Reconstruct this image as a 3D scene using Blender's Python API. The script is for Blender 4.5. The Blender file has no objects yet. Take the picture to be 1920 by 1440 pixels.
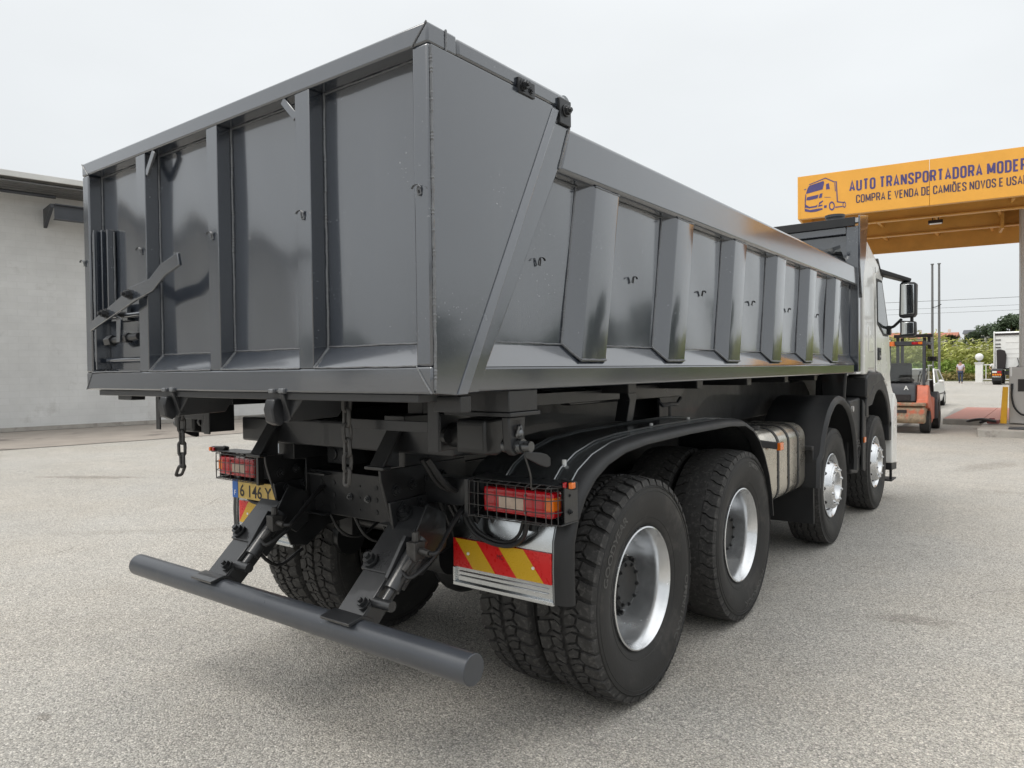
import bpy, bmesh, math, random
from mathutils import Vector, Matrix
R = math.radians
random.seed(7)
S = bpy.context.scene
C = S.collection

# ------------------------------------------------------------------ camera
CAMP = (2.8023, -1.6546, 1.6303); YAW, PIT, ROL = -0.6486, -0.0193, -0.0127
cam = bpy.data.cameras.new('camera'); co = bpy.data.objects.new('camera', cam); C.objects.link(co)
f_ = Vector((math.sin(YAW)*math.cos(PIT), math.cos(YAW)*math.cos(PIT), math.sin(PIT)))
r_ = Vector((math.cos(YAW), -math.sin(YAW), 0)); u_ = r_.cross(f_)
rr = r_*math.cos(ROL)+u_*math.sin(ROL); uu = -r_*math.sin(ROL)+u_*math.cos(ROL)
co.matrix_world = Matrix(((rr.x, uu.x, -f_.x, CAMP[0]), (rr.y, uu.y, -f_.y, CAMP[1]), (rr.z, uu.z, -f_.z, CAMP[2]), (0, 0, 0, 1)))
cam.sensor_width = 36; cam.lens = 1350.7/1920*36; cam.clip_start = .05; cam.clip_end = 3000
S.camera = co

# ------------------------------------------------------------------ world, sun, exposure
SUN_AZ, SUN_EL = R(207), R(56)          # azimuth clockwise from +Y: a veiled sun behind the camera, to the left
W = bpy.data.worlds.new('World'); S.world = W; W.use_nodes = True
nt = W.node_tree; N = nt.nodes; L = nt.links; N.clear()
out = N.new('ShaderNodeOutputWorld'); bg = N.new('ShaderNodeBackground')
sky = N.new('ShaderNodeTexSky'); sky.sky_type = 'NISHITA'; sky.sun_disc = False
sky.sun_elevation = SUN_EL; sky.sun_rotation = SUN_AZ; sky.air_density = 1.2; sky.dust_density = 4; sky.ozone_density = 1
# a closed overcast deck over the physical sky: pale, a little brighter overhead, faint cloud mottling
tc = N.new('ShaderNodeTexCoord'); sx = N.new('ShaderNodeSeparateXYZ'); L.new(tc.outputs['Generated'], sx.inputs[0])
cr = N.new('ShaderNodeValToRGB'); L.new(sx.outputs['Z'], cr.inputs[0])
cr.color_ramp.elements[0].position = 0.0; cr.color_ramp.elements[0].color = (5.95, 6.2, 6.35, 1)
cr.color_ramp.elements[1].position = 1.0; cr.color_ramp.elements[1].color = (13.2, 13.4, 13.5, 1)
e_ = cr.color_ramp.elements.new(.45); e_.color = (6.95, 7.15, 7.25, 1)
nz = N.new('ShaderNodeTexNoise'); nz.inputs['Scale'].default_value = 1.6; nz.inputs['Detail'].default_value = 5
mp = N.new('ShaderNodeMapping'); mp.inputs['Scale'].default_value = (1, 1, 2.5); L.new(tc.outputs['Generated'], mp.inputs[0]); L.new(mp.outputs[0], nz.inputs['Vector'])
mr = N.new('ShaderNodeMapRange'); mr.inputs[1].default_value = .3; mr.inputs[2].default_value = .7; mr.inputs[3].default_value = .94; mr.inputs[4].default_value = 1.05; L.new(nz.outputs[0], mr.inputs[0])
mu = N.new('ShaderNodeMix'); mu.data_type = 'RGBA'; mu.blend_type = 'MULTIPLY'; mu.inputs[0].default_value = 1
L.new(cr.outputs[0], mu.inputs[6]); L.new(mr.outputs[0], mu.inputs[7])
mx = N.new('ShaderNodeMix'); mx.data_type = 'RGBA'; mx.inputs[0].default_value = .93
L.new(sky.outputs[0], mx.inputs[6]); L.new(mu.outputs[2], mx.inputs[7])
L.new(mx.outputs[2], bg.inputs[0]); bg.inputs[1].default_value = 0.1; L.new(bg.outputs[0], out.inputs[0])
sl = bpy.data.lights.new('sun', 'SUN'); so = bpy.data.objects.new('sun', sl); C.objects.link(so)
sl.energy = 1.2; sl.angle = R(26); sl.color = (1, .955, .89)
so.rotation_euler = (R(90)-SUN_EL, 0, R(180)-SUN_AZ+R(0)); so.location = (0, -20, 40)
S.view_settings.view_transform = 'Standard'; S.view_settings.look = 'None'; S.view_settings.gamma = 1
S.view_settings.use_curve_mapping = False; S.view_settings.exposure = 0.42
S.cycles.max_bounces = 5; S.cycles.diffuse_bounces = 3; S.cycles.use_denoising = True; S.cycles.glossy_bounces = 3; S.cycles.transmission_bounces = 4; S.cycles.adaptive_threshold = .02

# ------------------------------------------------------------------ materials
MATS = {}
def M(name, col, rough=.5, metal=0., var=.08, vs=4., bump=0., bs=60., coat=0., spec=.5, wave=0., ws=2.5, rv=.08, col2=None, c2=.0, c2s=2., trans=0., emis=0.):
    m = bpy.data.materials.new(name); MATS[name] = m; m.use_nodes = True
    n = m.node_tree.nodes; l = m.node_tree.links; b = n['Principled BSDF']
    t = n.new('ShaderNodeTexCoord'); O = t.outputs['Object']
    b.inputs['Metallic'].default_value = metal; b.inputs['Coat Weight'].default_value = coat; b.inputs['Coat Roughness'].default_value = .04
    b.inputs['Specular IOR Level'].default_value = spec; b.inputs['Transmission Weight'].default_value = trans
    no = n.new('ShaderNodeTexNoise'); no.inputs['Scale'].default_value = vs; no.inputs['Detail'].default_value = 4; no.inputs['Roughness'].default_value = .65; l.new(O, no.inputs['Vector'])
    ra = n.new('ShaderNodeMapRange'); ra.inputs[1].default_value = .3; ra.inputs[2].default_value = .7; ra.inputs[3].default_value = 1-var; ra.inputs[4].default_value = 1+var; l.new(no.outputs[0], ra.inputs[0])
    mm = n.new('ShaderNodeMix'); mm.data_type = 'RGBA'; mm.blend_type = 'MULTIPLY'; mm.inputs[0].default_value = 1; mm.inputs[6].default_value = (*col, 1); l.new(ra.outputs[0], mm.inputs[7])
    cout = mm.outputs[2]
    if col2:
        n2 = n.new('ShaderNodeTexNoise'); n2.inputs['Scale'].default_value = c2s; n2.inputs['Detail'].default_value = 5; n2.inputs['Roughness'].default_value = .7; l.new(O, n2.inputs['Vector'])
        r2 = n.new('ShaderNodeMapRange'); r2.inputs[1].default_value = 1-c2; r2.inputs[2].default_value = 1-c2+.12; l.new(n2.outputs[0], r2.inputs[0])
        m2 = n.new('ShaderNodeMix'); m2.data_type = 'RGBA'; l.new(r2.outputs[0], m2.inputs[0]); l.new(cout, m2.inputs[6]); m2.inputs[7].default_value = (*col2, 1); cout = m2.outputs[2]
    l.new(cout, b.inputs['Base Color'])
    r3 = n.new('ShaderNodeMapRange'); r3.inputs[1].default_value = .3; r3.inputs[2].default_value = .7; r3.inputs[3].default_value = max(.02, rough-rv); r3.inputs[4].default_value = min(1, rough+rv); l.new(no.outputs[0], r3.inputs[0]); l.new(r3.outputs[0], b.inputs['Roughness'])
    prev = None
    if wave:
        nw = n.new('ShaderNodeTexNoise'); nw.inputs['Scale'].default_value = ws; nw.inputs['Detail'].default_value = 2; l.new(O, nw.inputs['Vector'])
        bw = n.new('ShaderNodeBump'); bw.inputs['Strength'].default_value = 1; bw.inputs['Distance'].default_value = wave; l.new(nw.outputs[0], bw.inputs['Height']); prev = bw
    if bump:
        nb = n.new('ShaderNodeTexNoise'); nb.inputs['Scale'].default_value = bs; nb.inputs['Detail'].default_value = 2; l.new(O, nb.inputs['Vector'])
        bb = n.new('ShaderNodeBump'); bb.inputs['Strength'].default_value = 1; bb.inputs['Distance'].default_value = bump; l.new(nb.outputs[0], bb.inputs['Height'])
        if prev: l.new(prev.outputs[0], bb.inputs['Normal'])
        prev = bb
    if prev: l.new(prev.outputs[0], b.inputs['Normal'])
    if emis: b.inputs['Emission Color'].default_value = (*col, 1); b.inputs['Emission Strength'].default_value = emis
    return m
M('paint', (.027, .033, .044), .20, var=.05, vs=1.6, wave=.0028, ws=2.2, bump=.00012, bs=90, coat=1., spec=.8, rv=.04, col2=(.032, .038, .049), c2=.30, c2s=5)
def wear(name, chip=(.30, .31, .32), amt=.9, dust=(.12, .118, .112), dk=.16):
    m = MATS[name]; n = m.node_tree.nodes; l = m.node_tree.links; b = n['Principled BSDF']; t = n.new('ShaderNodeTexCoord')
    b.inputs['Coat IOR'].default_value = 1.85; b.inputs['Coat Roughness'].default_value = .085
    def noise(sc, scale3, det=3, r=.6):
        mp = n.new('ShaderNodeMapping'); mp.inputs['Scale'].default_value = scale3; l.new(t.outputs['Object'], mp.inputs[0])
        x = n.new('ShaderNodeTexNoise'); x.inputs['Scale'].default_value = sc; x.inputs['Detail'].default_value = det; x.inputs['Roughness'].default_value = r; l.new(mp.outputs[0], x.inputs['Vector']); return x.outputs[0]
    def rng(a, i0, i1, o0, o1):
        x = n.new('ShaderNodeMapRange'); x.inputs[1].default_value = i0; x.inputs[2].default_value = i1; x.inputs[3].default_value = o0; x.inputs[4].default_value = o1; l.new(a, x.inputs[0]); return x.outputs[0]
    def mul(a, c):
        x = n.new('ShaderNodeMath'); x.operation = 'MULTIPLY'; l.new(a, x.inputs[0]); l.new(c, x.inputs[1]); return x.outputs[0]
    old = b.inputs['Base Color'].links[0].from_socket
    f1 = rng(noise(2.4, (6, 6, .5), 4, .7), .56, .78, 0, dk)                                  # dried dust runs
    m1 = n.new('ShaderNodeMix'); m1.data_type = 'RGBA'; l.new(f1, m1.inputs[0]); l.new(old, m1.inputs[6]); m1.inputs[7].default_value = (*dust, 1)
    f2 = mul(rng(noise(55, (1, 1, 1.6), 3, .7), .66, .70, 0, amt), rng(noise(2.1, (1, 1, 1.4), 3), .52, .62, 0, 1))   # small chips and scuffs
    m2 = n.new('ShaderNodeMix'); m2.data_type = 'RGBA'; l.new(f2, m2.inputs[0]); l.new(m1.outputs[2], m2.inputs[6]); m2.inputs[7].default_value = (*chip, 1)
    l.new(m2.outputs[2], b.inputs['Base Color'])
wear('paint')
M('paint_tube', (.042, .047, .056), .34, var=.08, vs=3, wave=.002, ws=5, bump=.0004, bs=70, coat=.35, rv=.07)
wear('paint_tube'); MATS['paint_tube'].node_tree.nodes['Principled BSDF'].inputs['Coat IOR'].default_value = 1.5; MATS['paint_tube'].node_tree.nodes['Principled BSDF'].inputs['Coat Roughness'].default_value = .2
M('paint_sheen', (.12, .13, .15), .24, var=.05, coat=1., spec=.8)  # body paint made lighter: the edge bar's sky sheen is put into the colour
M('paint_weld', (.13, .135, .143), .35, var=.25, vs=60, bump=.001, bs=160, coat=.3)
M('paint_matt', (.017, .018, .020), .36, var=.12, vs=6, bump=.0005, bs=120, coat=.15, col2=(.036, .034, .032), c2=.3, c2s=9)
M('arm_paint', (.022, .023, .025), .33, var=.12, vs=6, bump=.0004, bs=120, coat=.4, col2=(.12, .115, .11), c2=.27, c2s=22)
M('rubber_print', (.07, .069, .067), .5, var=.1)
M('chassis', (.010, .0105, .0115), .42, var=.3, vs=8, bump=.0006, bs=80, coat=.15, col2=(.035, .031, .027), c2=.32, c2s=11)
M('black_steel', (.015, .016, .0175), .35, var=.2, vs=9, bump=.0004, bs=110, coat=.25)
M('black_plastic', (.013, .0135, .0145), .5, var=.12, vs=5, bump=.0003, bs=300)
M('bright_steel', (.15, .155, .16), .3, metal=.9, var=.2, vs=9, bump=.0003, bs=60)
M('galvanised', (.60, .62, .63), .24, metal=1., var=.10, vs=7, wave=.003, ws=4, bump=.0002, bs=220, rv=.07)
M('shaded_galvanised', (.20, .21, .215), .22, metal=.85, var=.08, vs=3, wave=.003, ws=3, rv=.05)  # galvanised sheet darkened: mudguard's shade under the body is put into the colour
M('rim_silver', (.72, .73, .74), .22, metal=.85, var=.08, vs=9, coat=.15, col2=(.40, .39, .37), c2=.24, c2s=5)
M('rubber', (.027, .0265, .026), .60, var=.3, vs=5, bump=.0007, bs=70, spec=.35, col2=(.052, .049, .046), c2=.46, c2s=4)
M('tread_rubber', (.042, .041, .040), .7, var=.3, vs=30, bump=.0010, bs=90, spec=.3, col2=(.085, .082, .078), c2=.48, c2s=45)
M('chain_steel', (.07, .068, .066), .5, metal=.5, var=.3, vs=30, bump=.0006, bs=120)
M('lamp_red', (.42, .006, .012), .12, var=.12, vs=14, coat=.6, bump=.0003, bs=260)
M('lamp_orange', (.75, .16, .01), .15, var=.15, vs=20, coat=.5)
M('lamp_clear', (.55, .42, .33), .15, var=.15, vs=20, coat=.5)
M('sign_red', (.62, .012, .012), .3, var=.05, vs=40, bump=.0002, bs=400, coat=.2)
M('sign_yellow', (.60, .36, .015), .3, var=.09, vs=180, bump=.0002, bs=400, coat=.2)
M('sign_white', (.8, .8, .78), .35, var=.05)
M('print_black', (.02, .015, .015), .5)
M('plate_yellow', (.58, .40, .10), .35, var=.18, vs=20, col2=(.35, .27, .15), c2=.35, c2s=25)
M('plate_blue', (.02, .12, .42), .35)
M('cab_white', (.80, .795, .76), .25, var=.03, vs=3, coat=.4, wave=.003, ws=3)
M('glass', (.02, .026, .026), .05, var=.1, coat=.3, spec=.8)
M('clear_glass', (.92, .96, .94), .02, var=.01, trans=1., spec=.5, rv=.0)
M('mirror_glass', (.75, .78, .8), .03, metal=1., var=.02, rv=.01)
M('tank_alu', (.55, .52, .46), .28, metal=.9, var=.08, vs=6, bump=.0001, bs=70, wave=.003, ws=4, col2=(.36, .32, .25), c2=.42, c2s=5)
M('hose', (.012, .012, .013), .45, var=.1)
M('orange_paint', (.80, .39, .055), .42, var=.05, vs=2, bump=.0004, bs=40)
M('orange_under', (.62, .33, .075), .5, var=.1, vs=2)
M('sign_purple', (.075, .06, .19), .5, var=.1)
M('sign_dark', (.06, .045, .09), .5, var=.1)
M('wall_white', (.60, .60, .59), .85, var=.09, vs=.8, bump=.004, bs=14, col2=(.52, .515, .50), c2=.42, c2s=1.2)
M('roof_white', (.62, .62, .60), .6, var=.08, vs=2)
M('steel_dark', (.05, .055, .065), .5, var=.15)
M('concrete', (.34, .32, .29), .85, var=.15, vs=3, bump=.003, bs=60, col2=(.22, .20, .18), c2=.45, c2s=2)
M('apron', (.30, .265, .23), .85, var=.15, vs=1.2, bump=.002, bs=60, col2=(.15, .13, .115), c2=.44, c2s=.5)
M('tile_red', (.44, .20, .155), .75, var=.12, vs=6, bump=.002, bs=40)
M('fork_orange', (.60, .17, .10), .5, var=.15, vs=6, col2=(.45, .32, .26), c2=.40, c2s=9)
M('fork_worn', (.30, .225, .15), .65, var=.45, vs=9, bump=.002, bs=40, col2=(.50, .13, .07), c2=.50, c2s=5)
M('fork_grey', (.045, .048, .055), .5, var=.2, vs=6, col2=(.22, .20, .18), c2=.36, c2s=7)
M('white_paint', (.78, .78, .76), .4, var=.05, vs=3, coat=.3)
M('grey_panel', (.47, .455, .435), .45, var=.06, vs=2, metal=.2)
M('red_brown', (.20, .05, .045), .5, var=.2)
M('yellow_guard', (.75, .40, .02), .4, var=.08)
M('pole_grey', (.17, .17, .17), .5, metal=.4, var=.1)
M('leaf_cane', (.40, .42, .13), .7, var=.35, vs=.5, col2=(.46, .40, .16), c2=.42, c2s=.9)
M('leaf_bush', (.22, .31, .06), .7, var=.35, vs=.6)
M('leaf_dry', (.34, .28, .12), .8, var=.3, vs=.5)
M('leaf_tree', (.055, .085, .04), .7, var=.35, vs=.5)
M('bark', (.10, .075, .055), .85, var=.3, vs=3)
M('grass', (.13, .14, .055), .8, var=.3, vs=.2, col2=(.19, .165, .085), c2=.5, c2s=.3)
M('roof_tile', (.42, .16, .10), .8, var=.2, vs=1)
M('house_wall', (.66, .63, .58), .8, var=.06, vs=1)
M('skin', (.45, .26, .18), .55, var=.08)
M('shirt_lilac', (.58, .52, .62), .8, var=.08, vs=9)
M('shirt_white', (.75, .75, .74), .8, var=.06, vs=9)
M('jeans', (.045, .06, .105), .85, var=.2, vs=14)
M('shoe', (.03, .028, .028), .6)
M('hair', (.05, .045, .04), .7)

def asphalt():
    m = bpy.data.materials.new('asphalt'); MATS['asphalt'] = m; m.use_nodes = True
    n = m.node_tree.nodes; l = m.node_tree.links; b = n['Principled BSDF']
    t = n.new('ShaderNodeTexCoord'); mpp = n.new('ShaderNodeMapping'); mpp.inputs['Location'].default_value = (23.7, 41.3, 0); l.new(t.outputs['Object'], mpp.inputs[0]); O = mpp.outputs[0]
    def noise(s, d=5, r=.6):
        x = n.new('ShaderNodeTexNoise'); x.inputs['Scale'].default_value = s; x.inputs['Detail'].default_value = d; x.inputs['Roughness'].default_value = r; l.new(O, x.inputs['Vector']); return x.outputs[0]
    def rng(a, i0, i1, o0, o1):
        x = n.new('ShaderNodeMapRange'); x.inputs[1].default_value = i0; x.inputs[2].default_value = i1; x.inputs[3].default_value = o0; x.inputs[4].default_value = o1; l.new(a, x.inputs[0]); return x.outputs[0]
    def mix(f, a, c, mode='MIX'):
        x = n.new('ShaderNodeMix'); x.data_type = 'RGBA'; x.blend_type = mode
        for sck, val in ((x.inputs[0], f), (x.inputs[6], a), (x.inputs[7], c)):
            if hasattr(val, 'is_linked') or isinstance(val, bpy.types.NodeSocket): l.new(val, sck)
            elif isinstance(val, (int, float)): sck.default_value = val
            else: sck.default_value = (*val, 1)
        return x.outputs[2]
    def voro(s, feat='F1'):
        v = n.new('ShaderNodeTexVoronoi'); v.inputs['Scale'].default_value = s; v.feature = feat; v.inputs['Randomness'].default_value = 1
        w = n.new('ShaderNodeTexNoise'); w.inputs['Scale'].default_value = s*.8; w.inputs['Detail'].default_value = 2; l.new(O, w.inputs['Vector'])
        a = n.new('ShaderNodeMix'); a.data_type = 'RGBA'; a.blend_type = 'LINEAR_LIGHT'; a.inputs[0].default_value = .35/s; l.new(O, a.inputs[6]); l.new(w.outputs['Color'], a.inputs[7])
        l.new(a.outputs[2], v.inputs['Vector']); return v
    v1 = voro(125); v2 = voro(260)
    ramp = n.new('ShaderNodeValToRGB'); e = ramp.color_ramp.elements
    sv = n.new('ShaderNodeSeparateColor'); l.new(v1.outputs['Color'], sv.inputs[0]); l.new(sv.outputs[0], ramp.inputs[0])
    e[0].position = 0; e[0].color = (.27, .263, .25, 1); e[1].position = 1; e[1].color = (.76, .73, .685, 1)
    for p_, c_ in ((.25, (.37, .358, .338)), (.5, (.52, .497, .462)), (.65, (.44, .417, .382)), (.8, (.64, .613, .57))):
        q = e.new(p_); q.color = (*c_, 1)
    ramp2 = n.new('ShaderNodeValToRGB'); e = ramp2.color_ramp.elements
    sv2 = n.new('ShaderNodeSeparateColor'); l.new(v2.outputs['Color'], sv2.inputs[0]); l.new(sv2.outputs[1], ramp2.inputs[0])
    e[0].color = (.21, .205, .195, 1); e[1].color = (.63, .60, .555, 1)
    c = mix(rng(noise(40, 3), .45, .55, 0, .55), ramp.outputs[0], ramp2.outputs[0])
    edge = rng(v1.outputs['Distance'], .45, .85, 1, .52)       # bitumen between the stones
    c = mix(1, c, edge, 'MULTIPLY')
    big = rng(noise(.22, 4, .62), .3, .7, .93, 1.07); c = mix(1, c, big, 'MULTIPLY')
    mid = rng(noise(1.7, 4, .7), .3, .72, .93, 1.06); c = mix(1, c, mid, 'MULTIPLY')
    warm = rng(noise(.5, 4), .35, .65, 0, .45); c = mix(warm, c, mix(1, c, (1.05, .985, .90), 'MULTIPLY')); c = mix(1, c, (1.0, 1.0, .985), 'MULTIPLY')
    stain = rng(noise(.62, 5, .75), .70, .78, 0, .40); c = mix(stain, c, mix(1, c, (.52, .49, .46), 'MULTIPLY'))
    rag = rng(noise(5, 3, .7), .2, .8, -.6, .6)
    for (sx_, sy_, ra, rb, ang, am) in ((-9.6, 3.4, .9, .16, .5, .45), (-7.4, 4.6, .35, .08, .4, .3), (-1.06, -.3, .05, .03, 0, .6), (2.05, 3.52, .30, .10, .3, .35), (2.15, 1.2, .30, .10, 1.0, .22), (3.2, 9.5, 1.2, .3, .2, .25), (-4.5, 2.2, 1.6, .12, .7, .18), (1.9, 12., .9, .25, 1.2, .3)):
        dv = n.new('ShaderNodeMapping'); dv.vector_type = 'TEXTURE'; dv.inputs['Location'].default_value = (sx_, sy_, 0); dv.inputs['Rotation'].default_value = (0, 0, ang); dv.inputs['Scale'].default_value = (ra, rb, 1); l.new(t.outputs['Object'], dv.inputs[0])
        ln = n.new('ShaderNodeVectorMath'); ln.operation = 'LENGTH'; l.new(dv.outputs[0], ln.inputs[0])
        sm_ = n.new('ShaderNodeMath'); sm_.operation = 'ADD'; l.new(ln.outputs['Value'], sm_.inputs[0]); l.new(rag, sm_.inputs[1])
        c = mix(rng(sm_.outputs[0], .55, 1.15, am, 0), c, mix(1, c, (.40, .375, .35), 'MULTIPLY'))
    # fine cracks
    vc = n.new('ShaderNodeTexVoronoi'); vc.feature = 'DISTANCE_TO_EDGE'; vc.inputs['Scale'].default_value = .23
    dn = n.new('ShaderNodeTexNoise'); dn.inputs['Scale'].default_value = 1.2; dn.inputs['Detail'].default_value = 6; l.new(O, dn.inputs['Vector'])
    ad = n.new('ShaderNodeMix'); ad.data_type = 'RGBA'; ad.blend_type = 'LINEAR_LIGHT'; ad.inputs[0].default_value = .35; l.new(O, ad.inputs[6]); l.new(dn.outputs['Color'], ad.inputs[7]); l.new(ad.outputs[2], vc.inputs['Vector'])
    crk = rng(vc.outputs['Distance'], .0, .0016, 1, 0); gate = rng(noise(.35, 3), .54, .62, 0, .6)
    mc = n.new('ShaderNodeMath'); mc.operation = 'MULTIPLY'; l.new(crk, mc.inputs[0]); l.new(gate, mc.inputs[1])
    c = mix(mc.outputs[0], c, (.07, .065, .06))
    l.new(c, b.inputs['Base Color']); b.inputs['Roughness'].default_value = .82; b.inputs['Specular IOR Level'].default_value = .35
    bp = n.new('ShaderNodeBump'); bp.inputs['Distance'].default_value = .004; bp.inputs['Strength'].default_value = .9
    inv = rng(v1.outputs['Distance'], 0, .8, 1, 0); l.new(inv, bp.inputs['Height'])
    b2 = n.new('ShaderNodeBump'); b2.inputs['Distance'].default_value = .012; b2.inputs['Strength'].default_value = .5; l.new(noise(6, 4), b2.inputs['Height']); l.new(bp.outputs[0], b2.inputs['Normal'])
    l.new(b2.outputs[0], b.inputs['Normal'])
asphalt()

# ------------------------------------------------------------------ helpers
class MB:
    def __init__(s): s.v = []; s.f = []
    def add(s, vs, fs):
        o = len(s.v); s.v += [tuple(v) for v in vs]; s.f += [tuple(i+o for i in f) for f in fs]; return s
    def box(s, x0, x1, y0, y1, z0, z1):
        return s.add([(x, y, z) for x in (x0, x1) for y in (y0, y1) for z in (z0, z1)],
                     [(0, 1, 3, 2), (4, 6, 7, 5), (0, 4, 5, 1), (2, 3, 7, 6), (0, 2, 6, 4), (1, 5, 7, 3)])
    def prism(s, poly, ax, a, b):
        n = len(poly)
        def P(p, t): return {'x': (t, p[0], p[1]), 'y': (p[0], t, p[1]), 'z': (p[0], p[1], t)}[ax]
        return s.add([P(p, a) for p in poly]+[P(p, b) for p in poly],
                     [tuple(range(n))[::-1], tuple(range(n, 2*n))]+[(i, (i+1) % n, n+(i+1) % n, n+i) for i in range(n)])
    def beam(s, p0, p1, w, h, up=(0, 0, 1), taper=1.):
        p0 = Vector(p0); p1 = Vector(p1); d = (p1-p0).normalized(); up = Vector(up)
        if abs(d.dot(up.normalized())) > .98: up = Vector((0, 1, 0))
        a = d.cross(up).normalized(); b = a.cross(d).normalized(); vs = []
        for p, k in ((p0, 1), (p1, taper)):
            for i, j in ((-1, -1), (1, -1), (1, 1), (-1, 1)): vs.append(p+a*(i*w/2*k)+b*(j*h/2*k))
        return s.add(vs, [(3, 2, 1, 0), (4, 5, 6, 7)]+[(i, (i+1) % 4, 4+(i+1) % 4, 4+i) for i in range(4)])
    def cyl(s, p0, p1, r, n=16, r2=None, caps=True):
        p0 = Vector(p0); p1 = Vector(p1); d = (p1-p0).normalized(); r2 = r if r2 is None else r2
        a = d.orthogonal().normalized(); b = d.cross(a); vs = []
        for p, q in ((p0, r), (p1, r2)):
            for i in range(n): t = 2*math.pi*i/n; vs.append(p+a*(q*math.cos(t))+b*(q*math.sin(t)))
        fs = [(i, (i+1) % n, n+(i+1) % n, n+i) for i in range(n)]
        if caps: fs += [tuple(range(n))[::-1], tuple(range(n, 2*n))]
        return s.add(vs, fs)
    def tube(s, path, r, n=8, closed=False, rf=None):
        P = [Vector(p) for p in path]; m = len(P); vs = []; a = None
        for i, p in enumerate(P):
            d = (P[(i+1) % m]-P[i-1]) if closed else (P[min(i+1, m-1)]-P[max(i-1, 0)])
            d = d.normalized() if d.length else Vector((0, 0, 1))
            a = d.orthogonal().normalized() if a is None else (a-d*a.dot(d)).normalized()
            b = d.cross(a); q = r if rf is None else rf(i)
            for k in range(n): t = 2*math.pi*k/n; vs.append(p+a*(q*math.cos(t))+b*(q*math.sin(t)))
        fs = []
        for i in range(m if closed else m-1):
            j = (i+1) % m
            for k in range(n): fs.append((i*n+k, i*n+(k+1) % n, j*n+(k+1) % n, j*n+k))
        if not closed: fs += [tuple(range(n))[::-1], tuple(range((m-1)*n, m*n))]
        return s.add(vs, fs)
    def lathe(s, prof, n=48, c=(0, 0, 0), closed=False):      # profile (x, r) about the x axis
        m = len(prof); vs = []
        for i in range(n):
            t = 2*math.pi*i/n
            for x, r in prof: vs.append((c[0]+x, c[1]+r*math.cos(t), c[2]+r*math.sin(t)))
        fs = []
        for i in range(n):
            j = (i+1) % n
            for k in range(m if closed else m-1):
                l = (k+1) % m; fs.append((i*m+k, i*m+l, j*m+l, j*m+k))
        return s.add(vs, fs)
    def sphere(s, c, r, n=12, sc=(1, 1, 1)):
        vs = []; fs = []; m = n//2
        for i in range(m+1):
            t = math.pi*i/m
            for k in range(n):
                q = 2*math.pi*k/n; vs.append((c[0]+r*sc[0]*math.sin(t)*math.cos(q), c[1]+r*sc[1]*math.sin(t)*math.sin(q), c[2]+r*sc[2]*math.cos(t)))
        for i in range(m):
            for k in range(n): fs.append((i*n+k, (i+1)*n+k, (i+1)*n+(k+1) % n, i*n+(k+1) % n))
        return s.add(vs, fs)
    def pieces(s, tol=.004):
        """loose islands, those nearly touching taken together: lists of face indices"""
        par = list(range(len(s.v)))
        def fd(i):
            while par[i] != i: par[i] = par[par[i]]; i = par[i]
            return i
        for f in s.f:
            r0 = fd(f[0])
            for k in f[1:]: par[fd(k)] = r0
        isl = {}
        for i, f in enumerate(s.f): isl.setdefault(fd(f[0]), []).append(i)
        L_ = list(isl.values())
        if len(L_) == 1: return L_
        bb = []
        for fl in L_:
            ps = [s.v[k] for i in fl for k in s.f[i]]; bb.append([(min(p[q] for p in ps), max(p[q] for p in ps)) for q in range(3)])
        g = list(range(len(L_)))
        def fg(i):
            while g[i] != i: i = g[i]
            return i
        for i in range(len(L_)):
            for j in range(i):
                if all(bb[i][q][0]-tol <= bb[j][q][1] and bb[j][q][0]-tol <= bb[i][q][1] for q in range(3)): g[fg(i)] = fg(j)
        o = {}
        for i, fl in enumerate(L_): o.setdefault(fg(i), []).extend(fl)
        return list(o.values())
    def build(s, name, mat, parent=None, bevel=0., seg=2, smooth=35., stuff=False, loc=None, joined=False):
        ps = [None] if (stuff or joined) else s.pieces(); first = None
        for fl in ps:
            if fl is None or len(ps) == 1: vs, fs = s.v, s.f
            else:
                ix = {}; fs = [tuple(ix.setdefault(k, len(ix)) for k in s.f[i]) for i in fl]; vs = [s.v[k] for k in ix]
            me = bpy.data.meshes.new(name); me.from_pydata(vs, [], fs); me.validate()
            bm = bmesh.new(); bm.from_mesh(me)
            bmesh.ops.recalc_face_normals(bm, faces=bm.faces); bm.to_mesh(me); bm.free()
            me.materials.append(MATS[mat] if isinstance(mat, str) else mat)
            if smooth: me.shade_smooth(); me.set_sharp_from_angle(angle=R(smooth))
            o = bpy.data.objects.new(name, me); C.objects.link(o)
            if parent: o.parent = parent
            if loc: o.location = loc
            if bevel:
                b = o.modifiers.new('bevel', 'BEVEL'); b.width = bevel; b.segments = seg; b.limit_method = 'ANGLE'; b.angle_limit = R(40); b.harden_normals = False
            if stuff: o['kind'] = 'stuff'
            first = first or o
        return first
def sm(pts, n=5):
    """Catmull-Rom curve through the points"""
    P = [Vector(p) for p in pts]; P = [P[0]*2-P[1]]+P+[P[-1]*2-P[-2]]; o = []
    for i in range(1, len(P)-2):
        for k in range(n):
            t = k/n; a, b, c, d = P[i-1:i+3]
            o.append(.5*((2*b)+(c-a)*t+(2*a-5*b+4*c-d)*t*t+(3*b-a-3*c+d)*t**3))
    return o+[P[-2]]
def box(name, mat, par, *b, bevel=.003, **k): return MB().box(*b).build(name, mat, par, bevel=bevel, **k)
def tag(o, label, cat, group=None, kind=None):
    if label: o['label'] = label
    if cat: o['category'] = cat
    if group: o['group'] = group
    if kind: o['kind'] = kind
    return o
def empty(name, loc=(0, 0, 0), rz=0, parent=None):
    o = bpy.data.objects.new(name, None); C.objects.link(o); o.location = loc; o.rotation_euler = (0, 0, rz)
    o.empty_display_size = .2
    if parent: o.parent = parent
    return o
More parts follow.
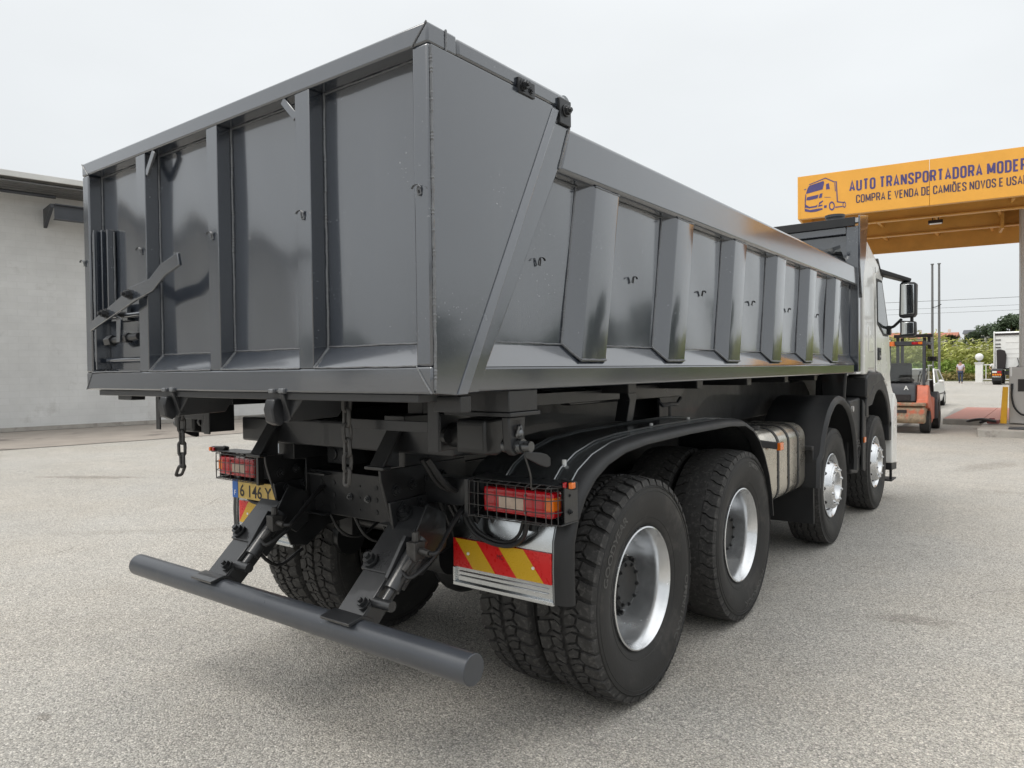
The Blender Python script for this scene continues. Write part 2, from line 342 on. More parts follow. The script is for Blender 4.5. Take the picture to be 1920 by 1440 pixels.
def copy_tree(o, parent=None):
    c = o.copy(); C.objects.link(c); c.parent = parent
    for ch in list(o.children): copy_tree(ch, c)
    return c
def weld(mb, p0, p1, r=.0065, step=.011):
    p0 = Vector(p0); p1 = Vector(p1); n = max(3, int((p1-p0).length/step)*2); pts = []
    ph = random.random()*9
    for i in range(n+1):
        t = i/n; j = .0007*math.sin(ph+i*.13)+.0005*math.sin(ph+i*.37)
        pts.append(p0.lerp(p1, t)+Vector((j*.7, j*.5, j)))
    rad = [r*.78*(1.12 if i % 2 else .80)*random.uniform(.85, 1.15) for i in range(n+1)]
    mb.tube(pts, r, 6, rf=lambda i: rad[i])
def text_mesh(s, size=1., bold=0., extrude=0.):
    cu = bpy.data.curves.new('t', 'FONT'); cu.body = s; cu.size = size; cu.offset = bold; cu.extrude = extrude; cu.resolution_u = 3
    o = bpy.data.objects.new('t', cu); C.objects.link(o); bpy.context.view_layer.update()
    dg = bpy.context.evaluated_depsgraph_get(); me = bpy.data.meshes.new_from_object(o.evaluated_get(dg))
    vs = [v.co.copy() for v in me.vertices]; fs = [tuple(p.vertices) for p in me.polygons]
    bpy.data.objects.remove(o); bpy.data.curves.remove(cu); bpy.data.meshes.remove(me)
    return vs, fs
def text_fit(s, w, h, bold=0., extrude=0.):                    # verts scaled so that the text fills w x h
    vs, fs = text_mesh(s, 1., bold, extrude)
    x0 = min(v.x for v in vs); x1 = max(v.x for v in vs); y0 = min(v.y for v in vs); y1 = max(v.y for v in vs)
    return [Vector(((v.x-x0)/(x1-x0)*w, (v.y-y0)/(y1-y0)*h, v.z)) for v in vs], fs
def bolt(mb, p, d, r=.012, h=.01):
    p = Vector(p); d = Vector(d).normalized(); mb.cyl(p, p+d*h*.35, r*1.35, 10); mb.cyl(p, p+d*h, r, 6); mb.cyl(p, p+d*h*1.5, r*.5, 8)

# ================================================================== ground and large structure
def gz(y): return max(0., y-30)*.005
gm = MB(); ys = [-500, -60, -20, 0, 30, 60, 90]; xs = [-500, -60, -14, 0, 14, 60, 500]
gm.add([(x, y, gz(y)) for y in ys for x in xs], [(j*7+i, j*7+i+1, j*7+8+i, j*7+7+i) for j in range(6) for i in range(6)])
tag(gm.build('ground', 'asphalt'), None, None, kind='structure')

# ================================================================== the truck
T = empty('dump_truck'); tag(T, 'dark grey four axle tipper truck with white cab, seen from its rear corner', 'truck')
HW = 1.233; ZB, ZG, ZT = 1.556, 2.658, 2.725

# ---- tailgate
tg = MB(); d = .07
tg.box(-HW, HW, 0, d+.07, ZG, ZT)                        # top beam
tg.box(-HW, HW, 0, d+.07, ZB, 1.645)                     # bottom beam
tg.box(-HW, -1.165, .001, d+.069, 1.645, ZG); tg.box(1.163, HW, .001, d+.069, 1.645, ZG)
TG = tg.build('tailgate', 'paint', T, bevel=.008, seg=3)
posts = ((-.662, -.577), (-.049, .030), (.556, .640))
for a, b in posts:
    MB().prism([(a, 0.002), (b, .002), (b, d), (b-.006, d), (b-.006, .008), (a+.006, .008), (a+.006, d), (a, d)], 'z', 1.6455, ZG-.0005).build('post', 'paint', TG, bevel=.004)
bays = [(-1.165, -.662), (-.577, -.049), (.030, .556), (.640, 1.163)]
for i, (a, b) in enumerate(bays):
    # slightly dished sheet
    n = 10; m = MB(); vs = []; ph = random.random()*6
    for k in range(n+1):
        for j in range(n+1):
            x = a-.02+(b-a+.04)*j/n; z = 1.64+(ZG-1.63)*k/n
            vs.append((x, d+.004*math.sin(math.pi*j/n)*math.sin(math.pi*k/n)+.0016*math.sin(ph+j*.9+k*.5), z))
    m.add(vs, [(k*(n+1)+j, k*(n+1)+j+1, (k+1)*(n+1)+j+1, (k+1)*(n+1)+j) for k in range(n) for j in range(n)])
    m.box(a-.02, b+.02, d+.012, d+.02, 1.64, ZG+.01)
    m.build('panel', 'paint', TG)
    if i: MB().prism([(0.003, 1.6453), (d-.001, 1.722), (d-.001, 1.6453)], 'x', a+.0005, b-.0005).build('sloped_sill', 'paint', TG)
w = MB()
for i, (a, b) in enumerate(bays):
    weld(w, (a+.004, d-.002, 1.72 if i else 1.65), (a+.004, d-.002, ZG)); weld(w, (a, d-.002, ZG-.003), (b, d-.002, ZG-.003), .0045)
    if i:
        weld(w, (a, d-.002, 1.724), (b, d-.002, 1.724), .004); weld(w, (a, .004, 1.648), (a+.004, d, 1.722), .007)
    weld(w, (a, .001, 1.647), (b, .001, 1.647), .004)
for s in (-1, 1):
    weld(w, (s*1.165, -.001, 1.645), (s*1.232, -.001, 1.558), .004); weld(w, (s*1.165, -.001, ZG), (s*1.232, -.001, 2.724), .004)
    weld(w, (s*1.2365, .012, 1.57), (s*1.2365, .012, 2.652), .0065)
    weld(w, (s*1.234, .085, ZG), (s*1.234, .085, ZT), .006)
w.build('weld_seam', 'paint_weld', TG, stuff=True)
def tarp_hook(p, nrm, up=(0, 0, 1), k_=.60):
    p = Vector(p); nn = Vector(nrm).normalized(); uv = Vector(up); sd = uv.cross(nn).normalized()*k_; nn = nn*k_; uv = uv*k_; m = MB()
    # a small bent tab: a loop below, two lips curling outwards
    m.tube([p+nn*.004+uv*-.026+sd*-.011, p+nn*.012+uv*-.03, p+nn*.004+uv*-.026+sd*.011], .004*k_, 6)
    m.tube([p+nn*.002+uv*-.026+sd*.011, p+nn*.008+uv*.0+sd*.010, p+nn*.010+uv*.018+sd*.004], .0045*k_, 6)
    m.tube([p+nn*.002+uv*-.026+sd*-.011, p+nn*.008+uv*.0+sd*-.010, p+nn*.010+uv*.018+sd*-.004], .0045*k_, 6)
    for s in (-1, 1):
        q = []
        for k in range(5):
            t = k/4; q.append((sd*s*(.002+.030*t)+uv*(.024-.022*t*t)+nn*(.010+.014*math.sin(t*2))))
        vs = []
        for k, c in enumerate(q): vs += [p+c-nn*.004, p+c+nn*(.012)]
        m.add(vs, [(2*k, 2*k+2, 2*k+3, 2*k+1) for k in range(4)])
    return m
for x, z in ((1.191, 2.206), (.597, 2.21), (-.01, 2.209), (-.62, 2.212), (-1.222, 2.215)):
    tarp_hook((x, .001, z), (0, -1, 0)).build('tarp_hook', 'paint_weld', TG)
# lever lock in the left bay
MB().prism([(-1.075, 1.852), (-1.06, 1.90), (-.62, 2.043), (-.46, 2.065), (-.36, 2.12), (-.215, 2.155), (-.20, 2.10), (-.33, 2.065), (-.44, 2.005), (-.60, 1.975)], 'y', -.045, -.03).build('lock_lever', 'paint', TG, bevel=.003)
m = MB()
for x, z in ((-.885, 1.93), (-.642, 2.006)): bolt(m, (x, -.045, z), (0, -1, 0), .018, .028); m.cyl((x, -.03, z), (x, .06, z), .014, 10)
m.build('lever_bolt', 'paint_matt', TG)
m = MB(); m.cyl((-.99, .01, 1.80), (-.68, .01, 1.815), .017, 12); m.cyl((-1.0, .01, 1.80), (-.94, .01, 1.803), .028, 6); m.cyl((-.80, .01, 1.809), (-.775, .01, 1.81), .026, 6); m.build('lock_rod', 'paint_matt', TG)
m = MB(); m.cyl((-1.08, .045, 1.705), (-.665, .045, 1.705), .014, 12); m.cyl((-1.08, .045, 1.925), (-.665, .045, 1.925), .014, 12); m.build('cross_rod', 'paint', TG)
m = MB()
for x, y0, zt in ((-1.125, .0, 2.37), (-1.09, .022, 2.37), (-1.045, .03, 2.37)): m.box(x, x+.012, y0, d, 1.66 if x < -1.1 else 1.93, zt)
m.box(-1.125, -1.033, d-.012, d-.002, 1.93, 2.37); m.build('lock_guide', 'paint', TG, bevel=.002)
m = MB(); weld(m, (-1.131, .004, 1.70), (-1.131, .004, 2.36), .006); weld(m, (-1.03, .062, 1.95), (-1.03, .062, 2.36), .006); m.build('guide_weld', 'paint_weld', TG, stuff=True)
MB().prism([(-.85, 1.79), (-.815, 1.79), (-.80, 1.90), (-.845, 1.92)], 'y', -.02, -.008).build('lock_link', 'paint', TG, bevel=.002)
box('lock_plate', 'paint', TG, -1.03, -.86, .04, .06, 1.90, 1.985)
for p0, p1 in (((-.575, .012, 2.56), (-.50, .012, 2.655)), ((.553, .012, 2.575), (.475, .012, 2.655))):
    MB().beam(p0, p1, .03, .012, up=(0, 1, 0)).build('corner_brace', 'paint', TG, bevel=.002)
for s in (-1, 1):
    # wing plate, folded edge bar, top tube, brackets
    pts = [(.012, ZB+.003), (.112, ZB-.006), (.125, ZB), (.70, 2.645), (.69, 2.655), (.012, 2.655)]
    MB().prism(pts, 'x', s*(HW+.001), s*(HW+.005)).build('wing_plate', 'paint', TG, bevel=.002)
    x0, x1 = s*(HW+.010), s*(HW+.0102); m = MB()
    e0 = [(.112, 1.552), (.165, 1.552)]; e1 = [(.690, 2.645), (.735, 2.645)]
    vs = [(x0, *e0[0]), (x1, e0[1][0]-.004, e0[1][1]), (s*(HW-.01), *e0[1]), (s*(HW-.01), *e0[0]), (x0, *e1[0]), (x1, e1[1][0]-.004, e1[1][1]), (s*(HW-.01), *e1[1]), (s*(HW-.01), *e1[0])]
    m.add(vs, [(0, 1, 2, 3), (4, 5, 6, 7), (0, 1, 5, 4), (1, 2, 6, 5), (2, 3, 7, 6), (3, 0, 4, 7)]); m.build('edge_bar', 'paint_sheen', TG, bevel=.002)
    m = MB(); m.box(min(s*1.155, s*HW), max(s*1.155, s*HW), d+.0705, .80, ZG, ZT-.002); m.build('top_tube', 'paint', TG, bevel=.014, seg=3)
    m = MB(); m.box(*sorted((s*HW, s*(HW+.012))), .465, .565, 2.64, 2.695); m.build('clamp_plate', 'paint_matt', TG, bevel=.002)
    m = MB(); bolt(m, (s*(HW+.012), .49, 2.668), (s, 0, 0), .016, .02); bolt(m, (s*(HW+.012), .54, 2.664), (s, 0, 0), .012, .006); m.build('clamp_bolt', 'paint_matt', TG)
    m = MB(); m.cyl((s*1.16, .80, 2.685), (s*1.226, .80, 2.685), .042, 20); m.build('hinge_knuckle', 'paint', TG)
    m = MB(); m.box(*sorted((s*1.225, s*(HW+.012))), .735, .815, 2.60, 2.70); bolt(m, (s*(HW+.012), .775, 2.655), (s, 0, 0), .018, .02); m.build('hinge_plate', 'paint_matt', TG, bevel=.002)
    m = MB(); m.box(*sorted((s*1.10, s*(HW-.01))), .145, .20, 1.49, 1.545) if s > 0 else m.box(-1.0, -.86, .05, .12, 1.505, 1.552); m.build('gate_stop', 'paint_matt', TG, bevel=.003)
box('lower_lip', 'paint_matt', TG, -1.12, 1.16, .012, .10, 1.528, 1.5555)
m = MB()
for x in (-.40, .42):
    m.add([(x-.14, .03, 1.553), (x+.14, .03, 1.553), (x+.02, .03, 1.44), (x-.03, .03, 1.44), (x-.14, .25, 1.553), (x+.16, .25, 1.553), (x+.05, .25, 1.45), (x-.03, .25, 1.45)], [(0, 1, 2, 3), (7, 6, 5, 4), (0, 4, 5, 1), (1, 5, 6, 2), (2, 6, 7, 3), (3, 7, 4, 0)])
m.build('hinge_gusset', 'paint_matt', TG, bevel=.004)
for x in (-.43, .385):
    MB().prism([(-.01, 1.53), (.035, 1.535), (.055, 1.50), (.05, 1.45), (.02, 1.425), (-.012, 1.44), (-.022, 1.49)], 'x', x-.028, x+.028).build('lock_claw', 'paint_matt', TG, bevel=.006)
    m = MB(); m.prism([(-.004, 1.55), (.03, 1.55), (.06, 1.46), (.03, 1.45)], 'x', x+.05, x+.075); m.build('claw_arm', 'paint_matt', TG, bevel=.003)
    m = MB(); m.box(x-.01, x+.02, -.012, .01, 1.553, 1.57); m.box(x+.055, x+.085, -.012, .01, 1.553, 1.572); m.build('claw_pad', 'paint_weld', TG, bevel=.004)

# ---- tipper body
xt, xb = 1.165, 1.165; zr = 2.41; zs = 1.735; LEAN = .125; FL = .060
def px(z): return xb+(xt-xb)*(z-zs)/(zr-zs)
bm_ = MB(); bm_.box(-1.0, 1.0, .16, 6.0, 1.60, 1.66); bm_.box(-1.02, 1.02, 5.98, 6.03, 1.60, 2.62)
BODY = bm_.build('tipper_body', 'paint', T)
RY = [1.03+.836*i for i in range(6)]; RWD = .212
for s in (1, -1):
    def X(v): return s*v
    yb = [.12]+[y+RWD/2-LEAN/2 for y in RY]+[6.0]
    for i in range(7):
        a, b = (yb[i], yb[i+1]); nY, nZ = 10, 10; vs = []; ph = random.random()*7
        for k in range(nZ+1):
            for j in range(nY+1):
                y = a+(b-a)*j/nY; z = zs-.01+(zr+.02-zs)*k/nZ
                if i == 0: y = max(y, .02+(z-1.55)*.5) if j == 0 else y
                vs.append((X(px(z)-.005*math.sin(math.pi*j/nY)*math.sin(math.pi*k/nZ)+.0025*math.sin(ph+j*.8+k*.35)), y, z))
        m = MB().add(vs, [(k*(nY+1)+j, k*(nY+1)+j+1, (k+1)*(nY+1)+j+1, (k+1)*(nY+1)+j) for k in range(nZ) for j in range(nY)])
        m.build('side_panel', 'paint', BODY)
    m = MB(); m.prism([(.735, zr), (6.04, zr), (6.04, 2.605), (.815, 2.605)], 'x', X(1.09), X(HW))
    TR = m.build('top_rail', 'paint', BODY, bevel=.022, seg=4)
    m = MB(); m.box(*sorted((X(1.05), X(HW-.002))), .13, 5.90, 1.5575, 1.644); m.build('bottom_chord', 'paint', BODY, bevel=.010, seg=3)
    m = MB(); m.add([(X(xb-.005), .17, zs), (X(HW-.004), .17, 1.6435), (X(HW-.004), 5.93, 1.6435), (X(xb-.005), 6.0, zs), (X(xb-.005), .17, 1.64), (X(xb-.005), 6.0, 1.64)], [(0, 1, 2, 3), (0, 4, 1), (3, 2, 5), (4, 5, 2, 1), (0, 3, 5, 4)]); m.build('sloped_sill', 'paint', BODY)
    w = MB()
    for y in RY:
        y1 = y+RWD; xo_t, xo_b = HW-.005, HW-.012; zb_ = 1.672; yl, yl1 = y-LEAN, y1-LEAN
        m = MB(); vs = [(X(xt-.002), y-FL, zr), (X(xo_t), y+.004, zr), (X(xo_t), y1, zr), (X(xt-.002), y1+FL, zr), (X(xb-.002), yl-FL, zs-.01), (X(xo_b), yl+.004, zb_-.01), (X(xo_b), yl1, zb_-.01), (X(xb-.002), yl1+FL, zs-.01)]
        m.add(vs, [(0, 1, 5, 4), (1, 2, 6, 5), (2, 3, 7, 6)]); m.build('rib', 'paint', BODY, bevel=.008, seg=3, smooth=50)
        if s > 0:
            weld(w, (X(xt+.001), y-FL-.002, zr), (X(xb+.001), yl-FL-.002, zs), .006); weld(w, (X(xb+.002), yl-FL, zs), (X(xo_b), yl, zb_-.002), .007); weld(w, (X(xo_b+.002), yl, zb_-.002), (X(xo_b+.002), yl1, zb_-.002), .006)
            weld(w, (X(xo_t), y, zr-.002), (X(xo_t), y1, zr-.002), .005)
    if s > 0:
        weld(w, (xb+.002, .3, zs), (xb+.002, 5.9, zs), .004); weld(w, (xt+.002, .75, zr-.003), (xt+.002, 5.9, zr-.003), .004)
        weld(w, (HW+.001, .815, 2.60), (HW+.001, .737, 2.42), .007)
        w.build('weld_seam', 'paint_weld', BODY, stuff=True)
    # sloped rear post of the body and rail end
    m = MB(); vs = [(X(HW-.001), .155, 1.5565), (X(HW-.001), .235, 1.5565), (X(HW-.001), .275, 1.645), (X(HW-.001), .732, 2.41), (X(HW-.001), .81, 2.60), (X(HW-.001), .72, 2.60)]
    vs += [(v[0]-s*.06, v[1], v[2]) for v in vs]; n = 6
    m.add(vs, [tuple(range(n)), tuple(range(n, 2*n))[::-1]]+[(i, (i+1) % n, n+(i+1) % n, n+i) for i in range(n)]); m.build('rear_post', 'paint', BODY, bevel=.004)
    m = MB(); m.prism([(.83, 2.60), (.86, 2.735), (.89, 2.735), (.985, 2.60)], 'x', X(1.14), X(1.152)); m.build('gusset_plate', 'paint', BODY, bevel=.003)
    for i in range(6):
        z = 2.06; y = (.69, 1.474, 2.323, 3.17, 3.98, 4.78)[i]
        if s > 0: tarp_hook((px(z)+.001, y, z), (1, 0, 0)).build('tarp_hook', 'paint_matt', BODY)
# headboard with protective hood
m = MB()
for s in (1, -1): m.box(*sorted((s*1.135, s*1.245)), 6.03, 6.12, 1.57, 3.0)
m.box(-1.135, 1.135, 6.031, 6.12, 2.93, 3.02); m.box(-1.135, 1.135, 6.09, 6.12, 1.57, 2.93); m.box(-1.135, 1.135, 6.031, 6.12, 2.56, 2.64)
HB = m.build('headboard', 'paint', BODY, bevel=.006)
MB().add([(-1.24, 6.03, 3.022), (1.24, 6.03, 3.022), (1.24, 6.40, 3.135), (-1.24, 6.40, 3.135), (-1.24, 6.03, 3.035), (1.24, 6.03, 3.035), (1.24, 6.40, 3.148), (-1.24, 6.40, 3.148)], [(0, 3, 2, 1), (4, 5, 6, 7), (0, 1, 5, 4), (1, 2, 6, 5), (2, 3, 7, 6), (3, 0, 4, 7)]).build('hood_plate', 'black_steel', BODY)
box('hood_beam', 'chassis', BODY, -1.24, 1.22, 6.0, 6.029, 3.0, 3.085)
for s in (1, -1):
    MB().prism([(6.03, 3.10), (6.42, 3.16), (6.30, 2.75), (6.16, 2.45), (6.121, 2.30), (6.03, 2.62)], 'x', s*1.2455, s*1.262).build('hood_cheek', 'paint', BODY, bevel=.003)
# crumpled tarpaulin behind the rail
vs = []; n = 12
for i in range(n+1):
    for j in range(n+1):
        x = .45+.68*i/n; z = 2.62+.17*(i/n)*random.uniform(.75, 1)*(1-(j/n)*.9)+.02*random.random(); vs.append((x, 5.78+.28*j/n+.03*random.random(), z))
MB().add(vs, [(i*(n+1)+j, i*(n+1)+j+1, (i+1)*(n+1)+j+1, (i+1)*(n+1)+j) for i in range(n) for j in range(n)]).build('folded_tarpaulin', 'shaded_galvanised', BODY, smooth=20)
m = MB(); m.cyl((.92, 6.52, 2.6), (.92, 6.52, 3.20), .085, 20); m.cyl((.92, 6.52, 3.195), (.92, 6.52, 3.222), .098, 20); m.build('air_intake_stack', 'steel_dark', T)
# underside bearers and runners below the body
m = MB()
for s in (1, -1): m.box(*sorted((s*.36, s*.46)), .75, 5.9, 1.43, 1.556)
for y in (.75, 1.7, 2.6, 3.5, 4.4, 5.3): m.box(-1.02, 1.02, y, y+.09, 1.50, 1.5995)
m.build('floor_bearer', 'chassis', BODY, bevel=.004)
for s in (1, -1):
    MB().prism([(1.35, 1.53), (1.55, 1.44), (2.95, 1.44), (3.05, 1.53)], 'x', s*.70, s*.76).build('stabiliser_beam', 'black_steel', BODY, bevel=.004)
    MB().prism([(1.95, 1.56), (2.05, 1.56), (2.10, 1.46), (2.05, 1.33), (1.98, 1.33), (2.02, 1.45)], 'x', s*.78, s*.86).build('cable_hook', 'black_steel', BODY, bevel=.004)
    m = MB(); m.tube([(s*.90, 2.30, 1.44), (s*.90, 2.36, 1.405), (s*.90, 2.46, 1.41), (s*.90, 2.56, 1.405), (s*.90, 2.62, 1.44)], .012, 8); m.cyl((s*.90, 2.46, 1.41), (s*.90, 2.46, 1.33), .010, 8); m.build('rope_cleat', 'black_steel', BODY)
    box('side_skirt', 'chassis', BODY, *sorted((s*.60, s*.62)), 2.9, 5.9, 1.18, 1.50)
    box('runner_rail', 'black_steel', BODY, *sorted((s*.78, s*.86)), .55, 1.9, 1.46, 1.52)

# ---- chassis
m = MB()
for s in (1, -1):
    m.box(*sorted((s*.375, s*.385)), .72, 8.0, .90, 1.18); m.box(*sorted((s*.385, s*.455)), .72, 8.0, 1.17, 1.18); m.box(*sorted((s*.385, s*.455)), .72, 8.0, .90, .91)
    m.box(*sorted((s*.34, s*.47)), .62, 6.0, 1.185, 1.43)
CH = empty('chassis', parent=T); m.build('frame_rail', 'chassis', CH, bevel=.003)
box('rear_cross_beam', 'paint_matt', CH, -.775, .775, .60, .74, 1.265, 1.395, bevel=.012, seg=3)
m = MB()
for s in (1, -1): m.box(*sorted((s*.65, s*.78)), .741, .95, 1.262, 1.30)
m.build('beam_foot', 'chassis', CH, bevel=.003)
holes = MB()
box('rear_cross_member', 'chassis', CH, -.43, .43, .745, .755, .895, 1.12)
box('cross_member_flange', 'chassis', CH, -.43, .43, .756, .83, 1.105, 1.12)
for x in (-.28, -.18, .02, .14, .26, .33):
    for z in (.94, 1.0, 1.06): holes.cyl((x, .7449, z), (x, .742, z), .013 if (x < 0 or x > .1) else .006, 12)
holes.build('hole_rim', 'black_plastic', CH)
m = MB()
for x in (-.05, .08, .35): bolt(m, (x, .744, 1.0), (0, -1, 0), .014, .014)
m.build('cross_member_bolt', 'bright_steel', CH)
for s in (1, -1):
    k = .475 if s > 0 else -.445; ky = 0 if s > 0 else .055
    MB().prism([(a_+ky, b_) for a_, b_ in ((.46, 1.205), (1.02, 1.205), (1.02, .80), (.80, .78), (.62, .80), (.545, .90), (.465, 1.16))], 'x', k-.007, k+.007).build('end_bracket', 'chassis', CH, bevel=.003)
    MB().prism([(a_+ky, b_) for a_, b_ in ((.50, 1.06), (.86, 1.075), (.86, .80), (.70, .70), (.60, .72), (.53, .90))], 'x', k+.0075, k+.020).build('mount_plate', 'black_steel', CH, bevel=.003)
    m = MB()
    for i in range(4): bolt(m, (k+.008, .55+ky+.10*i, 1.11+.012*i), (1, 0, 0), .018, .02)
    for i in range(3):
        for z in (1.03, .94): bolt(m, (k+.021, .58+ky+.11*i, z+.008*i), (1, 0, 0), .018, .02)
    for i in range(3): bolt(m, (k+.021, .60+ky+.10*i, .86), (1, 0, 0), .014, .012)
    m.build('bracket_bolt', 'black_steel', CH)
    # gusset between bracket and beam
    MB().beam((s*.45, .47, 1.215), (s*.45, .605, 1.405), .085, .016, up=(0, -1, .6)).build('gusset_brace', 'chassis', CH, bevel=.003)
    MB().prism([(.49, 1.206), (.598, 1.37), (.598, 1.206)], 'x', s*.45-.006, s*.45+.006).build('gusset_web', 'black_steel', CH)
    m = MB(); m.box(s*.45-.06, s*.45+.06, .45, .50, 1.206, 1.222); m.build('gusset_foot', 'black_steel', CH, bevel=.004)
    m = MB(); m.box(*sorted((s*.335, s*.345)), .68, .75, .90, .96); m.box(*sorted((s*.20, s*.345)), .70, .745, .893, .901); m.box(*sorted((s*.20, s*.345)), .70, .745, 1.10, 1.108); m.build('cross_member_tab', 'black_steel', CH)
m = MB(); m.cyl((-.84, 1.12, .775), (.46, 1.12, .775), .036, 16); m.build('stabiliser_tube', 'chassis', CH)
m = MB(); m.box(-.53, -.42, 1.06, 1.16, .68, .86); m.box(.40, .50, 1.06, 1.16, .68, .86); m.build('tube_clamp', 'chassis', CH, bevel=.006)
for y in (1.5505, 2.9289):
    m = MB(); m.cyl((-.92, y, .548), (.92, y, .548), .085, 16); m.sphere((0, y, .548), .22, 20, (.8, 1, 1)); m.box(-.55, -.38, y-.12, y+.12, .55, .70); m.box(.38, .55, y-.12, y+.12, .55, .70); m.build('drive_axle', 'chassis', CH)
m = MB()
for s in (1, -1):
    for k in range(4): m.box(*sorted((s*.43, s*.52)), 1.3+.12*k, 3.15-.12*k, .70+.028*k, .726+.028*k)
m.build('leaf_spring', 'chassis', CH)
m = MB(); m.cyl((0, 2.0, .72), (0, 6.0, .95), .06, 12); m.build('prop_shaft', 'chassis', CH)
m = MB()
random.seed(3)
for k in range(7):
    x = random.uniform(.5, .85); m.tube(sm([(x, .78, 1.02+.02*k), (x+.05*random.random(), .86, .85), (x-.12*random.random(), 1.0, .70), (x-.2, 1.15, .62+.02*k)]), .009, 6)
for k in range(4):
    x = -.3+.2*k; m.tube(sm([(x, .8, .9), (x+.04, .85, .78), (x+.08, .95, .74), (x+.1, 1.1, .82)]), .008, 6)
m.tube(sm([(.60, .60, 1.25), (.62, .70, 1.12), (.66, .9, 1.05)]), .016, 8); m.tube(sm([(.63, .60, 1.25), (.66, .70, 1.12), (.70, .9, 1.05)]), .016, 8)
m.tube(sm([(-.80, .70, .80), (-.72, .62, .70), (-.70, .75, .55), (-.66, .9, .62)]), .010, 6)
m.build('brake_hose', 'hose', CH, stuff=True)
m = MB(); m.cyl((.20, 1.05, .70), (.36, 1.05, .70), .10, 18); m.cyl((.52, 1.14, .66), (.72, 1.14, .66), .105, 18); m.cyl((-.72, 1.14, .66), (-.52, 1.14, .66), .105, 18); m.build('brake_chamber', 'chassis', CH)
m = MB(); m.box(-.30, -.12, .80, .92, 1.15, 1.26); m.cyl((-.25, .79, 1.2), (-.25, .80, 1.2), .035, 14); m.cyl((-.17, .79, 1.2), (-.17, .80, 1.2), .035, 14); m.build('trailer_socket', 'paint_matt', CH, bevel=.004)
for y in (1.9, 3.6, 4.8, 6.0): box('frame_cross_member', 'chassis', CH, -.375, .375, y, y+.12, .92, 1.16)
m = MB(); m.box(-.30, .30, 5.2, 7.9, .7, 1.45); m.build('engine_block', 'chassis', CH, bevel=.02)

# ---- hangers, chains, twist locks
for s in (1, -1):
    a, b = sorted((s*.50, s*1.02)); m = MB(); y = .25
    m.box(a, a+.04, y, y+.008, 1.34, 1.53); m.box(b-.05, b, y, y+.008, 1.335, 1.53); m.box(a+.04, b-.05, y, y+.008, 1.405, 1.445)
    m.build('plate_hanger', 'paint_matt', T, bevel=.002)
def chain(name, x, y, ztop, n, lastbend, par):
    c = empty(name, parent=par); p = Vector((x, y, ztop)); Ls, wd, r = .080, .044, .0078
    for i in range(n):
        tilt = lastbend if i == n-1 else .05*math.sin(i*2.1)
        path = []
        for k in range(16):
            t = 2*math.pi*k/16; u = math.cos(t)*(wd/2-r); vv = math.sin(t)
            hh = (Ls/2-wd/2+r*.2)*(1 if vv > 0 else -1 if vv < 0 else 0)+vv*(wd/2-r)
            hh = max(-(Ls/2-r), min(Ls/2-r, hh)); path.append((u, hh))
        ax = Vector((1, 0, 0)) if i % 2 else Vector((.35, .93, 0)); ax = ax.normalized()
        dn = Vector((math.sin(tilt)*-.6, 0, -math.cos(tilt))).normalized(); cen = p+dn*(Ls/2-r)
        MB().tube([cen+ax*u-dn*h for u, h in path], r, 7, closed=True).build('chain_link', 'chain_steel', c)
        p = p+dn*(Ls-2.9*r)
    return c
chain('tail_chain', -.60, .165, 1.53, 7, .9, T); chain('tail_chain', .625, .165, 1.545, 6, .15, T)
